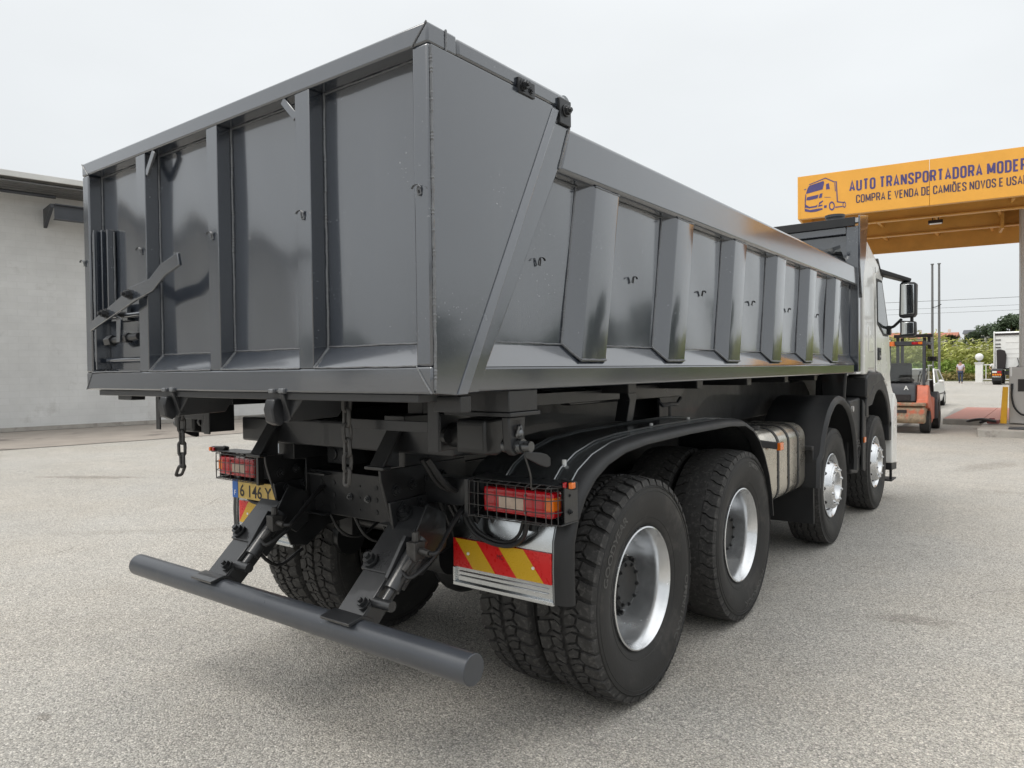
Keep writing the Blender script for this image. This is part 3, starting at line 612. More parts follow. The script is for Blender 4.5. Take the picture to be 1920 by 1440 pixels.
for s in (1, -1):
    m = MB(); m.box(*sorted((s*1.02, s*1.215)), .42, .60, 1.475, 1.5565); TW = m.build('twist_lock', 'paint_matt', T, bevel=.004)
    m = MB(); m.box(*sorted((s*.90, s*1.225)), .415, .605, 1.460, 1.4745); m.build('base_plate', 'paint_matt', TW, bevel=.002)
    pz = [(.435, 1.459), (.545, 1.459), (.535, 1.40), (.535, 1.345), (.515, 1.318), (.475, 1.312), (.445, 1.335), (.44, 1.40)]
    MB().prism(pz, 'x', s*1.165, s*1.20).build('casting', 'paint_matt', TW, bevel=.006)
    m = MB(); m.cyl((s*1.14, .49, 1.348), (s*1.225, .49, 1.348), .028, 14); m.cyl((s*1.20, .49, 1.348), (s*1.262, .49, 1.348), .020, 14); m.build('lock_pin', 'bright_steel', TW)
    m = MB(); m.sphere((s*1.21, .49, 1.395), .016, 10); m.tube([(s*1.205, .475, 1.385), (s*1.215, .48, 1.42), (s*1.205, .50, 1.425), (s*1.21, .505, 1.385)], .006, 6); m.build('lock_shackle', 'bright_steel', TW)
    m = MB(); vs = []
    for k in range(9):
        t = k/8; c = Vector((s*(1.235+.02*t), .485+.135*t, 1.318-.040*t)); hw = .010+.014*min(1, t*1.6)
        if k == 8: hw *= .6
        vs += [c+Vector((s*-.004, 0, hw)), c+Vector((s*.004, 0, hw)), c+Vector((s*.004, 0, -hw)), c+Vector((s*-.004, 0, -hw))]
    m.add(vs, [(3, 2, 1, 0), (32, 33, 34, 35)]+[(4*k+i, 4*k+(i+1) % 4, 4*k+4+(i+1) % 4, 4*k+4+i) for k in range(8) for i in range(4)]); m.build('lock_handle', 'paint_matt', TW, bevel=.002)
    m = MB(); m.tube(sm([(s*1.225, .50, 1.31), (s*1.235, .52, 1.24), (s*1.21, .56, 1.18), (s*1.16, .66, 1.165)]), .0035, 5); (m.build('retaining_chain', 'chain_steel', TW) if s > 0 else None)
    # roller block beside it
    m = MB(); m.prism([(.42, 1.315), (.42, 1.445), (.56, 1.45), (.64, 1.435), (.66, 1.39), (.60, 1.335), (.50, 1.305)], 'x', s*.955, s*1.10); m.build('roller_block', 'chassis', TW, bevel=.012, seg=3)
    m = MB(); m.box(*sorted((s*.965, s*1.09)), .4185, .42, 1.335, 1.43); m.build('roller_face', 'black_steel', TW)
    m = MB(); m.cyl((s*.86, .50, 1.375), (s*.955, .50, 1.375), .05, 16); m.cyl((s*.88, .44, 1.375), (s*.90, .44, 1.375), .03, 10); m.build('roller_axle', 'chassis', TW)
    box('roller_bracket', 'paint_matt', TW, *sorted((s*.845, s*.875)), .42, .60, 1.315, 1.46)
    if s > 0:
        m = MB()
        for i, tx in enumerate(('FORMZ', '02028')):
            vs, fs = text_fit(tx, .052, .018); m.add([(s*1.2006, .462+v.x, 1.427-.024*i+v.y) for v in vs], fs)
        m.build('cast_lettering', 'print_black', TW, joined=True)

# ---- folding bumper
m = MB(); m.cyl((-1.195, .228, .595), (1.195, .228, .595), .056, 40); BU = m.build('rear_bumper', 'paint_tube', T, bevel=.003)
for s in (1, -1):
    x0, x1 = (.455, .605) if s > 0 else (-.525, -.375)
    # upper channel
    def arm(mb, ya, za, yb_, zb_, xa, xb2, t, dep):
        d_ = Vector((0, yb_-ya, zb_-za)).normalized(); nn = Vector((0, -d_.z, d_.y)); nn = nn if nn.y < 0 else -nn
        A = Vector((0, ya, za)); B = Vector((0, yb_, zb_))
        for X0, X1, o0, o1 in ((xa, xb2, -t, 0), (xa, xa+t, -dep, -t), (xb2-t, xb2, -dep, -t)):
            vs = []
            for P in (A, B):
                for X_, o_ in ((X0, o0), (X1, o0), (X1, o1), (X0, o1)): q = P+nn*o_; vs.append((X_, q.y, q.z))
            mb.add(vs, [(3, 2, 1, 0), (4, 5, 6, 7)]+[(i, (i+1) % 4, 4+(i+1) % 4, 4+i) for i in range(4)])
    m = MB(); arm(m, .615 if s > 0 else .555, 1.035 if s > 0 else .976, .375, .80, x0-.01, x1+.01, .010, .13); m.build('upper_arm', 'arm_paint', BU, bevel=.003)
    m = MB(); arm(m, .47, .878, .215, .635, x0, x1, .010, .10); m.build('lower_arm', 'arm_paint', BU, bevel=.003)
    m = MB(); vs = []
    m.prism([(.16, .655), (.235, .668), (.285, .645), (.29, .56), (.27, .56), (.262, .632), (.235, .652), (.165, .642)], 'x', x0-.012, x1+.012); m.build('tube_saddle', 'arm_paint', BU, bevel=.002)
    MB().prism([(.60, 1.055), (.72, 1.0), (.72, .85), (.64, .80), (.50, .90)], 'x', x1+.0105, x1+.018).build('arm_cheek', 'black_steel', BU, bevel=.004)
    m = MB()
    nrm = (0, -.70, .72)
    (bolt(m, (x0+.06, .573, 1.0), nrm, .026, .03) if s > 0 else None); bolt(m, (x0+.03, .40, .832), nrm, .026, .03); bolt(m, (x1-.02, .27, .70), nrm, .022, .028)
    m.build('arm_bolt', 'black_steel', BU)
    m = MB(); e = x1; s_ = s; s = 1
    m.cyl((e+s*.045, .53, .92), (e+s*.045, .36, .745), .034, 16); m.cyl((e+s*.045, .37, .755), (e+s*.045, .30, .69), .018, 12); m.prism([(.47, .94), (.50, .93), (.42, .76), (.37, .755), (.36, .79)], 'x', e+s*.004, e+s*.020)
    m.cyl((e, .31, .70), (e+s*.10, .31, .70), .022, 14); m.cyl((e, .41, .79), (e+s*.075, .41, .79), .024, 12)
    m.build('folding_cylinder', 'arm_paint', BU)
    m = MB(); m.box(*sorted((e+s*.05, e+s*.10)), .44, .50, .85, .925); m.cyl((e+s*.075, .47, .925), (e+s*.075, .47, .965), .016, 8); m.cyl((e+s*.10, .47, .89), (e+s*.15, .47, .885), .015, 8); m.cyl((e+s*.075, .44, .85), (e+s*.07, .40, .815), .014, 8); m.build('hydraulic_valve', 'chain_steel', BU, bevel=.002)
    m = MB(); m.tube(sm([(e+s*.15, .47, .885), (e+s*.17, .50, .89), (e+s*.14, .60, .95), (e+s*.12, .72, 1.03), (e+s*.10, .85, 1.05)]), .010, 8); m.tube(sm([(e+s*.07, .40, .81), (e+s*.12, .40, .80), (e+s*.13, .52, .86), (e+s*.11, .70, 1.0), (e+s*.08, .85, 1.02)]), .009, 8); m.build('hydraulic_hose', 'hose', BU); s = s_

# ---- rear mudguards
MP = [(.80, .66), (.795, .80), (.80, .92), (.835, 1.02), (.90, 1.115), (.99, 1.19), (1.11, 1.245), (1.28, 1.285), (1.5, 1.303), (2.0, 1.313), (2.6, 1.313), (2.88, 1.295), (3.04, 1.245), (3.17, 1.16), (3.28, 1.04), (3.37, .90), (3.43, .74), (3.455, .60)]
def offs(P, k):
    o = []
    for i, p in enumerate(P):
        a = P[max(0, i-1)]; b = P[min(len(P)-1, i+1)]; t = Vector((b[0]-a[0], b[1]-a[1])).normalized(); o.append((p[0]+t.y*k, p[1]-t.x*k))
    return o
for s in (1, -1):
    a, b = .60, 1.150
    def sheet(P, xa, xb2, th):
        Q = offs(P, th); n = len(P); vs = [(s*x, y, z) for x in (xa, xb2) for y, z in P]+[(s*x, y, z) for x in (xa, xb2) for y, z in Q]
        fs = []
        for i in range(n-1):
            fs += [(i, i+1, n+i+1, n+i), (2*n+i, 3*n+i, 3*n+i+1, 2*n+i+1), (i, 2*n+i, 2*n+i+1, i+1), (n+i, n+i+1, 3*n+i+1, 3*n+i)]
        fs += [(0, n, 3*n, 2*n), (n-1, 3*n-1, 4*n-1, 2*n-1)]
        return MB().add(vs, fs)
    MG = sheet(MP[3:], a, b, .004).build('mudguard', 'shaded_galvanised', T, smooth=60)
    sheet(MP[:4], a, b, .004).build('rear_flap', 'galvanised', MG, smooth=60)
    # plastic lip with rolled section
    O1 = offs(MP, -.004); I1 = offs(MP, .035); n = len(MP); vs = []
    for i in range(n):
        y, z = O1[i]; yi, zi = I1[i]
        for t in range(7):
            q = t/6*math.pi/2*1.15; xx = 1.1505+.075*math.sin(min(q, math.pi/2)); kk = 1-math.cos(q); vs.append((s*xx, y+(yi-y)*kk*.9, z+(zi-z)*kk*.9))
        vs.append((s*1.1505, yi, zi))
    m = MB().add(vs, [(i*8+k, i*8+(k+1) % 8, (i+1)*8+(k+1) % 8, (i+1)*8+k) for i in range(n-1) for k in range(8)]+[tuple(range(8)), tuple(range((n-1)*8, n*8))]); m.build('plastic_lip', 'black_plastic', MG, smooth=60)
    # pressed bead near the outer edge and two cross beads
    m = MB()
    O2 = offs(MP[3:-1], -.006)
    m.tube([(s*1.06, y, z) for y, z in O2], .005, 6); m.tube([(s*.80, y, z) for y, z in O2], .005, 6); m.tube([(s*1.147, y, z) for y, z in offs(MP, -.003)], .005, 6); m.build('pressed_bead', 'shaded_galvanised', MG)
    # hazard board on the flap
    yb2 = .788; tilt = lambda z: yb2-(.001 if z < .8 else .0)
    xa, xz, za, zb2 = (.606, 1.143, .742, .872) if s > 0 else (.575, 1.112, .742, .872)
    HBd = MB().box(*sorted((s*xa, s*xz)), yb2-.0035, yb2+.003, za, zb2).build('hazard_board', 'sign_red', MG, bevel=.001)
    Wd = xz-xa; sh = .105; m = MB()
    for u0, sw in (((.012, .125), (.255, .140)) if s > 0 else ((.055, .125), (.300, .140))):
        P = [(u0, zb2-.001), (u0+sw, zb2-.001), (min(u0+sh+sw, Wd-.002), za+.001), (u0+sh, za+.001)]
        m.add([(s*(xa+u), yb2-.0042, z) for u, z in P], [(0, 1, 2, 3)])
    m.build('hazard_stripe', 'sign_yellow', MG)
    if s > 0:
        vs, fs = text_fit('MC', .034, .020); MB().add([(.86+v.x, yb2-.0046, .81+v.y) for v in vs], fs).build('board_print', 'print_black', MG, joined=True)
    m = MB(); m.cyl((s*(xa+.09), yb2-.008, .81), (s*(xa+.09), yb2, .81), .007, 10); m.cyl((s*(xz-.09), yb2-.008, .80), (s*(xz-.09), yb2, .80), .007, 10); m.build('board_rivet', 'sign_white', MG)
    m = MB()
    m.tube([(s*(a+.03), .7945, .720), (s*(b-.03), .7945, .720)], .0028, 6); m.tube([(s*(a+.03), .7945, .700), (s*(b-.03), .7945, .700)], .0028, 6); m.box(*sorted((s*a, s*b)), .786, .80, .655, .672); m.box(*sorted((s*a, s*(a+.012))), .786, .80, .672, .738); m.build('flap_bead', 'galvanised', MG, bevel=.002)
    m = MB(); m.tube(sm([(s*.70, .75, 1.05), (s*.715, .745, .98), (s*.76, .755, .915), (s*.85, .765, .882), (s*.95, .765, .885), (s*1.02, .76, .93), (s*1.05, .75, 1.0)]), .011, 8); m.tube(sm([(s*.72, .75, 1.05), (s*.735, .75, .98), (s*.78, .76, .925), (s*.86, .77, .895), (s*.94, .77, .898), (s*1.0, .76, .94), (s*1.03, .75, 1.0)]), .008, 8); m.build('lamp_cable', 'hose', MG)
    for x in (.70, 1.04):
        m = MB(); m.box(*sorted((s*(x-.03), s*(x+.03))), .86, 1.02, 1.14, 1.155); m.cyl((s*(x-.05), .83, 1.13), (s*(x+.06), .83, 1.13), .022, 14); m.cyl((s*x, .84, 1.12), (s*x, .80, .95), .018, 10); m.build('guard_stay', 'black_plastic', MG, bevel=.003)
    m = MB()
    for y, x in ((2.0, 1.0), (2.55, .98), (1.02, 1.06)): m.cyl((s*x, y, 1.30 if y > 1.5 else 1.19), (s*x, y, 1.325 if y > 1.5 else 1.23), .010, 8)
    m.build('guard_bolt', 'sign_white', MG)

# ---- rear lamps in wire cages
for s in (1, -1):
    y0, y1 = .70, .86; xi, xo, z0, z1 = .765-s*.016, 1.245-s*.016, 1.003, 1.160
    m = MB(); m.box(*sorted((s*xi, s*xo)), y0+.035, y1, z1, z1+.006); m.box(*sorted((s*xi, s*xo)), y0+.035, y1, z0, z0+.006)
    m.box(*sorted((s*(xo-.005), s*xo)), y0+.06, y1, z0+.007, z1-.001); m.box(*sorted((s*xi, s*(xi+.022))), y0, y0+.05, z0-.005, z1+.002)
    RL = m.build('rear_lamp', 'black_steel', T, bevel=.002)
    box('lamp_carrier', 'black_steel', RL, *sorted((s*.47, s*(xi+.03))), .735, .80, z0+.03, z1-.005)
    lens = MB(); lens.box(*sorted((s*(xi+.085), s*(xo-.035))), y0+.025, y0+.10, z0+.025, z1-.025); lens.build('lamp_lens', 'lamp_red', RL, bevel=.012, seg=3)
    lx = xi+.085; LWd = xo-.035-lx
    m = MB(); m.box(*sorted((s*(lx+LWd*.24), s*(lx+LWd*.60))), y0+.0225, y0+.03, z0+.045, z1-.058); m.build('reversing_lens', 'lamp_clear', RL, bevel=.004)
    m = MB(); m.box(*sorted((s*(lx+LWd*.89), s*(lx+LWd*1.004))), y0+.0226, y0+.085, z0+.055, z1-.045); m.build('indicator_lens', 'lamp_orange', RL, bevel=.005)
    m = MB(); m.cyl((s*(lx+LWd*.63), y0+.018, z1-.045), (s*(lx+LWd*.63), y0+.026, z1-.045), .005, 8); m.cyl((s*(lx+LWd*.63), y0+.018, z0+.04), (s*(lx+LWd*.63), y0+.026, z0+.04), .005, 8); m.build('lens_screw', 'bright_steel', RL)
    m = MB(); m.box(*sorted((s*(lx-.0), s*(xo-.04))), y0+.10, y0+.14, z0+.02, z1-.02); m.build('lamp_housing', 'black_plastic', RL, bevel=.006)
    m = MB(); nV = 8
    for k in range(nV+1):
        x = xi+.03+(xo-.05-xi-.03)*k/nV; m.tube([(s*x, y0+.035, z1+.003), (s*x, y0, z1-.004), (s*x, y0-.002, (z0+z1)/2), (s*x, y0, z0+.004), (s*x, y0+.035, z0+.003)], .0022, 5)
    for k in range(4):
        z = z0+.004+(z1-z0-.008)*k/3; m.tube([(s*(xi+.02), y0, z), (s*(xo-.09), y0-.003, z), (s*(xo-.045), y0, z), (s*(xo-.02), y0+.03, z), (s*(xo-.005), y0+.09, z)], .0022, 5)
    for k in range(3):
        x = xo-.032+.012*k; m.tube([(s*x, y0+.012+.03*k, z1), (s*x, y0+.012+.03*k, z0)], .0022, 5)
    m.build('wire_guard', 'chain_steel', RL, joined=True)
    m = MB(); m.cyl((s*(xo-.02), .80, z1+.01), (s*(xo-.015), .765, z1+.02), .016, 10); m.beam((s*(xo-.02), .78, z1+.012), (s*(xo+.06), .74, z1+.012), .03, .034); m.build('marker_arm', 'black_plastic', RL, bevel=.006)
    box('marker_lens', 'lamp_red', RL, *sorted((s*(xo+.015), s*(xo+.03))), .722, .735, z1+.002, z1+.024); box('side_marker', 'lamp_orange', RL, *sorted((s*(xo+.045), s*(xo+.062))), .718, .75, z1+.002, z1+.026)
    m = MB(); bolt(m, (s*xo, .80, z0+.05), (s, 0, 0), .010, .01); bolt(m, (s*xo, .80, z1-.04), (s, 0, 0), .006, .004); m.build('cage_bolt', 'black_steel', RL)
# number plate below the left lamp
NP = box('number_plate', 'plate_yellow', T, -1.095, -.57, .735, .741, .90, 1.005, bevel=.004)
box('plate_band', 'plate_blue', NP, -1.096, -1.04, .7325, .735, .90, 1.005, bevel=.001)
m = MB(); vs, fs = text_fit('F', .017, .03); m.add([(-1.076+v.x, .7318, .915+v.y) for v in vs], fs); m.build('plate_country', 'sign_white', NP, joined=True)
m = MB(); vs, fs = text_fit('6 146 Y', .31, .072, .016); m.add([(-1.02+v.x, .7338, .912+v.y) for v in vs], fs); m.build('plate_lettering', 'print_black', NP, joined=True)

# ---- wheels
TR_ = .548
def tyre_profile(): return [(-.108, .298), (-.118, .302), (-.128, .33), (-.148, .39), (-.157, .44), (-.153, .485), (-.146, .512), (-.138, .526), (-.10, .531), (0, .533), (.10, .531), (.138, .526), (.146, .512), (.153, .485), (.157, .44), (.148, .39), (.128, .33), (.118, .302), (.108, .298)]
def crown(u): return .548-.012*(abs(u)/.14)**2.2
def tblock(mb, poly, r_top=None, k=.945):
    """one tread block: polygon in (u across, angle), walls slightly drafted"""
    n = len(poly); cu = sum(p[0] for p in poly)/n; ca = sum(p[1] for p in poly)/n; vs = []
    for u, a in poly:
        if abs(u) > .132: r, uu_ = .506, math.copysign(.152, u)
        else: r, uu_ = .532, u
        vs.append((uu_, r*math.cos(a), r*math.sin(a)))
    dz = random.uniform(-.0012, .0008)
    for u, a in poly:
        u2 = cu+(u-cu)*k; a2 = ca+(a-ca)*k; r = crown(u2)+dz
        vs.append((u2, r*math.cos(a2), r*math.sin(a2)))
    mb.add(vs, [tuple(range(n, 2*n))]+[(i, (i+1) % n, n+(i+1) % n, n+i) for i in range(n)])
def tread_block(rs):
    random.seed(rs); mb = MB(); NP_ = 42; p = 2*math.pi/NP_
    for i in range(NP_):
        a = i*p; j = lambda: random.uniform(-.05, .05)*p
        g = .05*p
        for s in (1, -1):
            o = 0 if s > 0 else .5*p
            tblock(mb, [(s*.078, a+o+g+.10*p), (s*.143, a+o+g+.32*p), (s*.143, a+o+p*1.20-g), (s*.092, a+o+p*1.02-g), (s*.070, a+o+p*.62)])
            tblock(mb, [(s*.008, a+o+.30*p+g), (s*.040, a+o+.02*p), (s*.068, a+o+.10*p+g), (s*.060, a+o+.62*p-g), (s*.014, a+o+.78*p-g)], k=.95)
            tblock(mb, [(s*.014, a+o+.84*p+g*.5), (s*.058, a+o+.68*p+g*.4), (s*.080, a+o+.98*p-g*.3), (s*.044, a+o+1.0*p-g*.5), (s*.010, a+o+1.24*p-g)], k=.94)
    return mb
def tread_lug(rs):
    random.seed(rs); mb = MB(); NP_ = 46; p = 2*math.pi/NP_
    mb.lathe([(-.066, .529), (-.062, .5445), (-.02, .5465), (.02, .5465), (.062, .5445), (.066, .529)], 92)
    for i in range(NP_):
        a = i*p
        for s in (1, -1):
            o = 0 if s > 0 else .5*p; g = .06*p
            tblock(mb, [(s*.064, a+o+g*.4), (s*.085, a+o+g+.02*p), (s*.112, a+o+.30*p+g), (s*.144, a+o+.36*p+g), (s*.144, a+o+1.36*p-g), (s*.112, a+o+1.30*p-g), (s*.085, a+o+1.02*p-g), (s*.064, a+o+p-g*.4)], k=.97)
    return mb
def tread_rib(rs):
    mb = MB(); n = 132
    edges = [-.143, -.088, -.080, -.034, -.026, .026, .034, .080, .088, .143]
    for k in range(0, 10, 2):
        u0, u1 = edges[k], edges[k+1]; vs = []
        for i in range(n):
            a = 2*math.pi*i/n; z = .0055*(1 if (i//2) % 2 else -1)
            e0 = u0+(z if abs(u0) < .13 else 0); e1 = u1+(z if abs(u1) < .13 else 0)
            for uu_, r in ((e0, .522), (e0+.001, crown(e0)), (e1-.001, crown(e1)), (e1, .522)): vs.append((uu_, r*math.cos(a), r*math.sin(a)))
        mb.add(vs, [(i*4+q, i*4+q+1, ((i+1) % n)*4+q+1, ((i+1) % n)*4+q) for i in range(n) for q in range(3)])
    return mb
def side_text(mb, s, r0, h, a_mid, width_deg, bold=.01):
    vs, fs = text_fit(s, 1, h, bold)
    def P(v, lift):
        a = a_mid-(v.x-.5)*R(width_deg); r = r0+v.y; x = .1285+(r-.33)/.11*.0285 if r < .44 else .157-(r-.44)*.09
        return (x+lift, r*math.cos(a), r*math.sin(a))
    mb.add([P(v, .0025) for v in vs], fs)
def make_tyre(par, tread, texts):
    TY = MB().lathe(tyre_profile(), 96).build('tyre', 'rubber', par, smooth=50)
    m = tread; m.build('tread', 'tread_rubber', par, smooth=30, stuff=True)
    m = MB()
    for r in (.345, .372, .478, .497): 
        x = .1285+(r-.33)/.11*.0285 if r < .44 else .157-(r-.44)*.09
        m.lathe([(x-.002, r-.003), (x+.0022, r), (x-.002, r+.003)], 96)
    m.build('sidewall_ring', 'rubber', par, smooth=50)
    if texts:
        for t in texts:
            m = MB(); side_text(m, *t); m.build('sidewall_lettering', 'rubber_print', par, joined=True)
def nuts(mb, n, r, x, d, nr=.016, h=.03):
    for i in range(n):
        t = 2*math.pi*(i+.5)/n; mb.cyl((x, r*math.cos(t), r*math.sin(t)), (x+d*h, r*math.cos(t), r*math.sin(t)), nr, 6); mb.cyl((x, r*math.cos(t), r*math.sin(t)), (x+d*h*1.5, r*math.cos(t), r*math.sin(t)), nr*.55, 8)
def rear_outer(name, tread, texts):
    w_ = empty(name, parent=T); make_tyre(w_, tread, texts)
    m = MB().lathe([(.108, .298), (.128, .301), (.131, .294), (.122, .288), (.108, .284), (.095, .272), (.05, .268), (-.03, .262), (-.08, .250), (-.105, .236), (-.108, .14)], 72); m.build('rim', 'rim_silver', w_, smooth=40)
    m = MB(); m.lathe([(-.106, .165), (-.09, .165), (-.085, .155), (-.02, .150), (.0, .140), (.004, .125), (.03, .118), (.036, .10), (.030, .09), (.030, .0001)], 40); m.build('hub', 'black_plastic', w_, smooth=40)
    m = MB(); nuts(m, 10, .102, .028, 1, .011, .012); nuts(m, 5, .14, -.02, 1, .02, .03); m.build('hub_bolt', 'black_plastic', w_)
    m = MB(); nuts(m, 10, .205, -.107, 1, .016, .03); m.build('wheel_nut', 'rim_silver', w_)
    m = MB()
    for i in range(10):
        t = 2*math.pi*i/10; m.cyl((-.100, .243*math.cos(t), .243*math.sin(t)), (-.096, .241*math.cos(t), .241*math.sin(t)), .018, 12)
    m.build('hand_hole', 'print_black', w_)
    return w_
def plain_dual(name, tread):
    w_ = empty(name, parent=T); make_tyre(w_, tread, None)
    MB().lathe([(-.108, .298), (-.128, .301), (-.131, .294), (-.108, .284), (-.05, .268), (.05, .268), (.108, .284), (.131, .294), (.128, .301), (.108, .298)], 60).build('rim', 'chassis', w_, smooth=40)
    return w_
def front_wheel(name):
    w_ = empty(name, parent=T); make_tyre(w_, tread_rib(1), [('XFA', .47, .022, R(60), 9, .01)])
    MB().lathe([(.108, .298), (.128, .301), (.131, .294), (.118, .286), (.098, .278), (.06, .272), (.05, .262), (.085, .240), (.150, .212), (.158, .206), (.158, .196), (.166, .192), (.172, .186), (.172, .152), (.176, .148), (.176, .130), (.168, .124), (.05, .118), (.045, .06), (.06, .055), (.06, .0001)], 72).build('rim', 'rim_silver', w_, smooth=35)
    m = MB(); nuts(m, 10, .1675, .170, 1, .0145, .012); m.build('wheel_nut', 'rim_silver', w_)
    m = MB()
    for i in range(10):
        t = 2*math.pi*i/10; c = Vector((.112, .2285*math.cos(t), .2285*math.sin(t))); nn = Vector((.4, .9*math.cos(t), .9*math.sin(t))).normalized(); m.cyl(c-nn*.006, c+nn*.004, .017, 12)
    m.build('hand_hole', 'print_black', w_)
    return w_
XO, XI = 1.048, .705; A1, A2, A3, A4 = 1.5505, 2.9289, 5.3744, 7.3518
wa = rear_outer('wheel', tread_block(5), [('GOODYEAR', .425, .042, R(135), 46, .02), ('OMNITRAC', .425, .036, R(-35), 46, .02)])
wa.location = (XO, A1, TR_); wa.rotation_euler = (R(8), 0, 0)
wb = rear_outer('wheel', tread_lug(6), [('HANKOOK', .425, .040, R(-60), 52, .02), ('DM09', .44, .032, R(80), 22, .02)])
wb.location = (XO, A2, TR_); wb.rotation_euler = (R(-8), 0, 0)
ia = plain_dual('inner_wheel', tread_block(9)); ia.location = (XI, A1, TR_); ia.rotation_euler = (R(21), 0, 0)
ib = plain_dual('inner_wheel', tread_lug(10)); ib.location = (XI, A2, TR_)
for src, x, y, a in ((ia, -XI, A1, 40), (ib, -XI, A2, 10)):
    c = copy_tree(src, T); c.location = (x, y, TR_); c.rotation_euler = (R(a), 0, 0)
for src, y, a in ((wa, A1, 70), (wb, A2, 15)):
    c = copy_tree(src, T); c.location = (-XO, y, TR_); c.rotation_euler = (R(a), 0, R(180))
fw = front_wheel('front_wheel'); fr = .533/.548
fw.location = (1.02, A3, TR_*.975); fw.scale = (1, .975, .975)
for x, y, a, rz in ((1.02, A4, 33, 0), (-1.02, A3, 12, 180), (-1.02, A4, 50, 180)):
    c = copy_tree(fw, T); c.location = (x, y, TR_*.975); c.rotation_euler = (R(a), 0, R(rz)); c.scale = (1, .975, .975)
m = MB()
for y in (A3, A4): m.cyl((-.95, y, .53), (.95, y, .53), .06, 12)
m.build('front_axle', 'chassis', CH)

# ---- fuel tank, front mudguards, mud flaps
for s in (1, -1):
    r = .12; y0, y1 = 3.58, 4.62; xa, xb2, za, zb2 = .60, 1.13, .60, 1.165; pr = []
    for cx, cz, a0 in ((xb2-r, zb2-r, 0), (xa+r, zb2-r, 90), (xa+r, za+r, 180), (xb2-r, za+r, 270)):
        for k in range(7): t = R(a0+15*k); pr.append((s*(cx+r*math.cos(t)), cz+r*math.sin(t)))
    m = MB(); n = len(pr); cx = s*(xa+xb2)/2; cz = (za+zb2)/2; rings = []
    for y, k in ((y0, .86), (y0+.02, .955), (y0+.06, 1), (y1-.06, 1), (y1-.02, .955), (y1, .86)): rings.append([(cx+(px_-cx)*k, y, cz+(pz_-cz)*k) for px_, pz_ in pr])
    m.add([v for g in rings for v in g], [tuple(range(n)), tuple(range(5*n, 6*n))]+[(q*n+i, q*n+(i+1) % n, (q+1)*n+(i+1) % n, (q+1)*n+i) for q in range(5) for i in range(n)])
    FT = m.build('fuel_tank', 'tank_alu', T, smooth=50)
    for y in (3.82, 4.08, 4.34):
        vs = []
        for yy, k in ((y, 1.002), (y, 1.014), (y+.045, 1.014), (y+.045, 1.002)): vs += [(cx+(a-cx)*k, yy, cz+(b-cz)*k) for a, b in pr]
        MB().add(vs, [(q*n+i, q*n+(i+1) % n, ((q+1) % 4)*n+(i+1) % n, ((q+1) % 4)*n+i) for q in range(4) for i in range(n)]).build('tank_strap', 'black_plastic', FT, smooth=40)
    m = MB(); m.cyl((s*.99, 3.70, 1.165), (s*.99, 3.70, 1.195), .05, 16); m.build('filler_cap', 'black_plastic', FT)
    m = MB(); m.beam((s*1.05, 3.49, 1.09), (s*1.20, 3.62, 1.06), .05, .05); m.build('side_lamp_arm', 'black_plastic', FT, bevel=.006)
    box('side_lamp', 'lamp_orange', FT, *sorted((s*1.195, s*1.225)), 3.59, 3.67, 1.03, 1.085, bevel=.004)
    # third axle mudguard
    P = [(4.60, .62), (4.62, .85)]+[(A3+.70*math.cos(R(t)), .66+.70*math.sin(R(t))) for t in range(160, -6, -12)]+[(6.06, .60)]
    Q = offs(P, .012); n = len(P); vs = [(s*x, y, z) for x in (.70, 1.205) for y, z in P]+[(s*x, y, z) for x in (.70, 1.205) for y, z in Q]; fs = []
    for i in range(n-1): fs += [(i, i+1, n+i+1, n+i), (2*n+i, 3*n+i, 3*n+i+1, 2*n+i+1), (i, 2*n+i, 2*n+i+1, i+1), (n+i, n+i+1, 3*n+i+1, 3*n+i)]
    fs += [(0, n, 3*n, 2*n), (n-1, 3*n-1, 4*n-1, 2*n-1)]
    FG = MB().add(vs, fs).build('front_mudguard', 'black_plastic', T, smooth=50)
    Q2 = offs(P, .075); vs = []
    for i in range(n):
        for k in range(6): t = k/5; vs.append((s*(1.206+.028*math.sin(t*math.pi)), P[i][0]+(Q2[i][0]-P[i][0])*t, P[i][1]+(Q2[i][1]-P[i][1])*t))
    MB().add(vs, [(i*6+k, i*6+k+1, (i+1)*6+k+1, (i+1)*6+k) for i in range(n-1) for k in range(5)]+[(i*6+5, i*6, (i+1)*6, (i+1)*6+5) for i in range(n-1)]).build('guard_lip', 'black_plastic', FG, smooth=50)
    MB().prism([(4.615, .95), (4.64, .95), (4.66, .31), (4.63, .31)], 'x', s*.72, s*1.18).build('mud_flap', 'black_plastic', FG, bevel=.004)
    m = MB(); vs, fs = text_fit('DOUMLTEY', .26, .03, .01); 
    m = MB(); m.box(*sorted((s*1.10, s*1.19)), 4.56, 4.61, .93, .97); m.build('flap_bracket', 'black_plastic', FG, bevel=.008)
    # battery box / step between the front axles
    m = MB(); m.prism([(6.02, .70), (6.04, 1.28), (6.52, 1.30), (6.62, 1.15), (6.60, .62), (6.40, .52), (6.1, .55)], 'x', s*.75, s*1.16); SB = m.build('side_cover', 'black_plastic', T, bevel=.02, seg=3)
    m = MB(); m.prism([(6.48, .55), (6.62, .52), (6.66, 1.20), (6.52, 1.28)], 'x', s*1.165, s*1.19); m.build('cover_edge', 'black_plastic', SB, bevel=.01)
    box('side_lamp', 'lamp_orange', SB, *sorted((s*1.192, s*1.205)), 6.50, 6.58, .83, .885, bevel=.003)
    m = MB()
    for k in range(3):
        cen = Vector((s*1.172, 6.30, .80-.03*k)); m.tube([cen+Vector((s*.01*math.sin(q), .10*math.cos(q)+.02*k, .075*math.sin(q))) for q in [2*math.pi*i/14 for i in range(14)]], .006, 5, closed=True)
    m.build('coiled_hose', 'hose', SB)
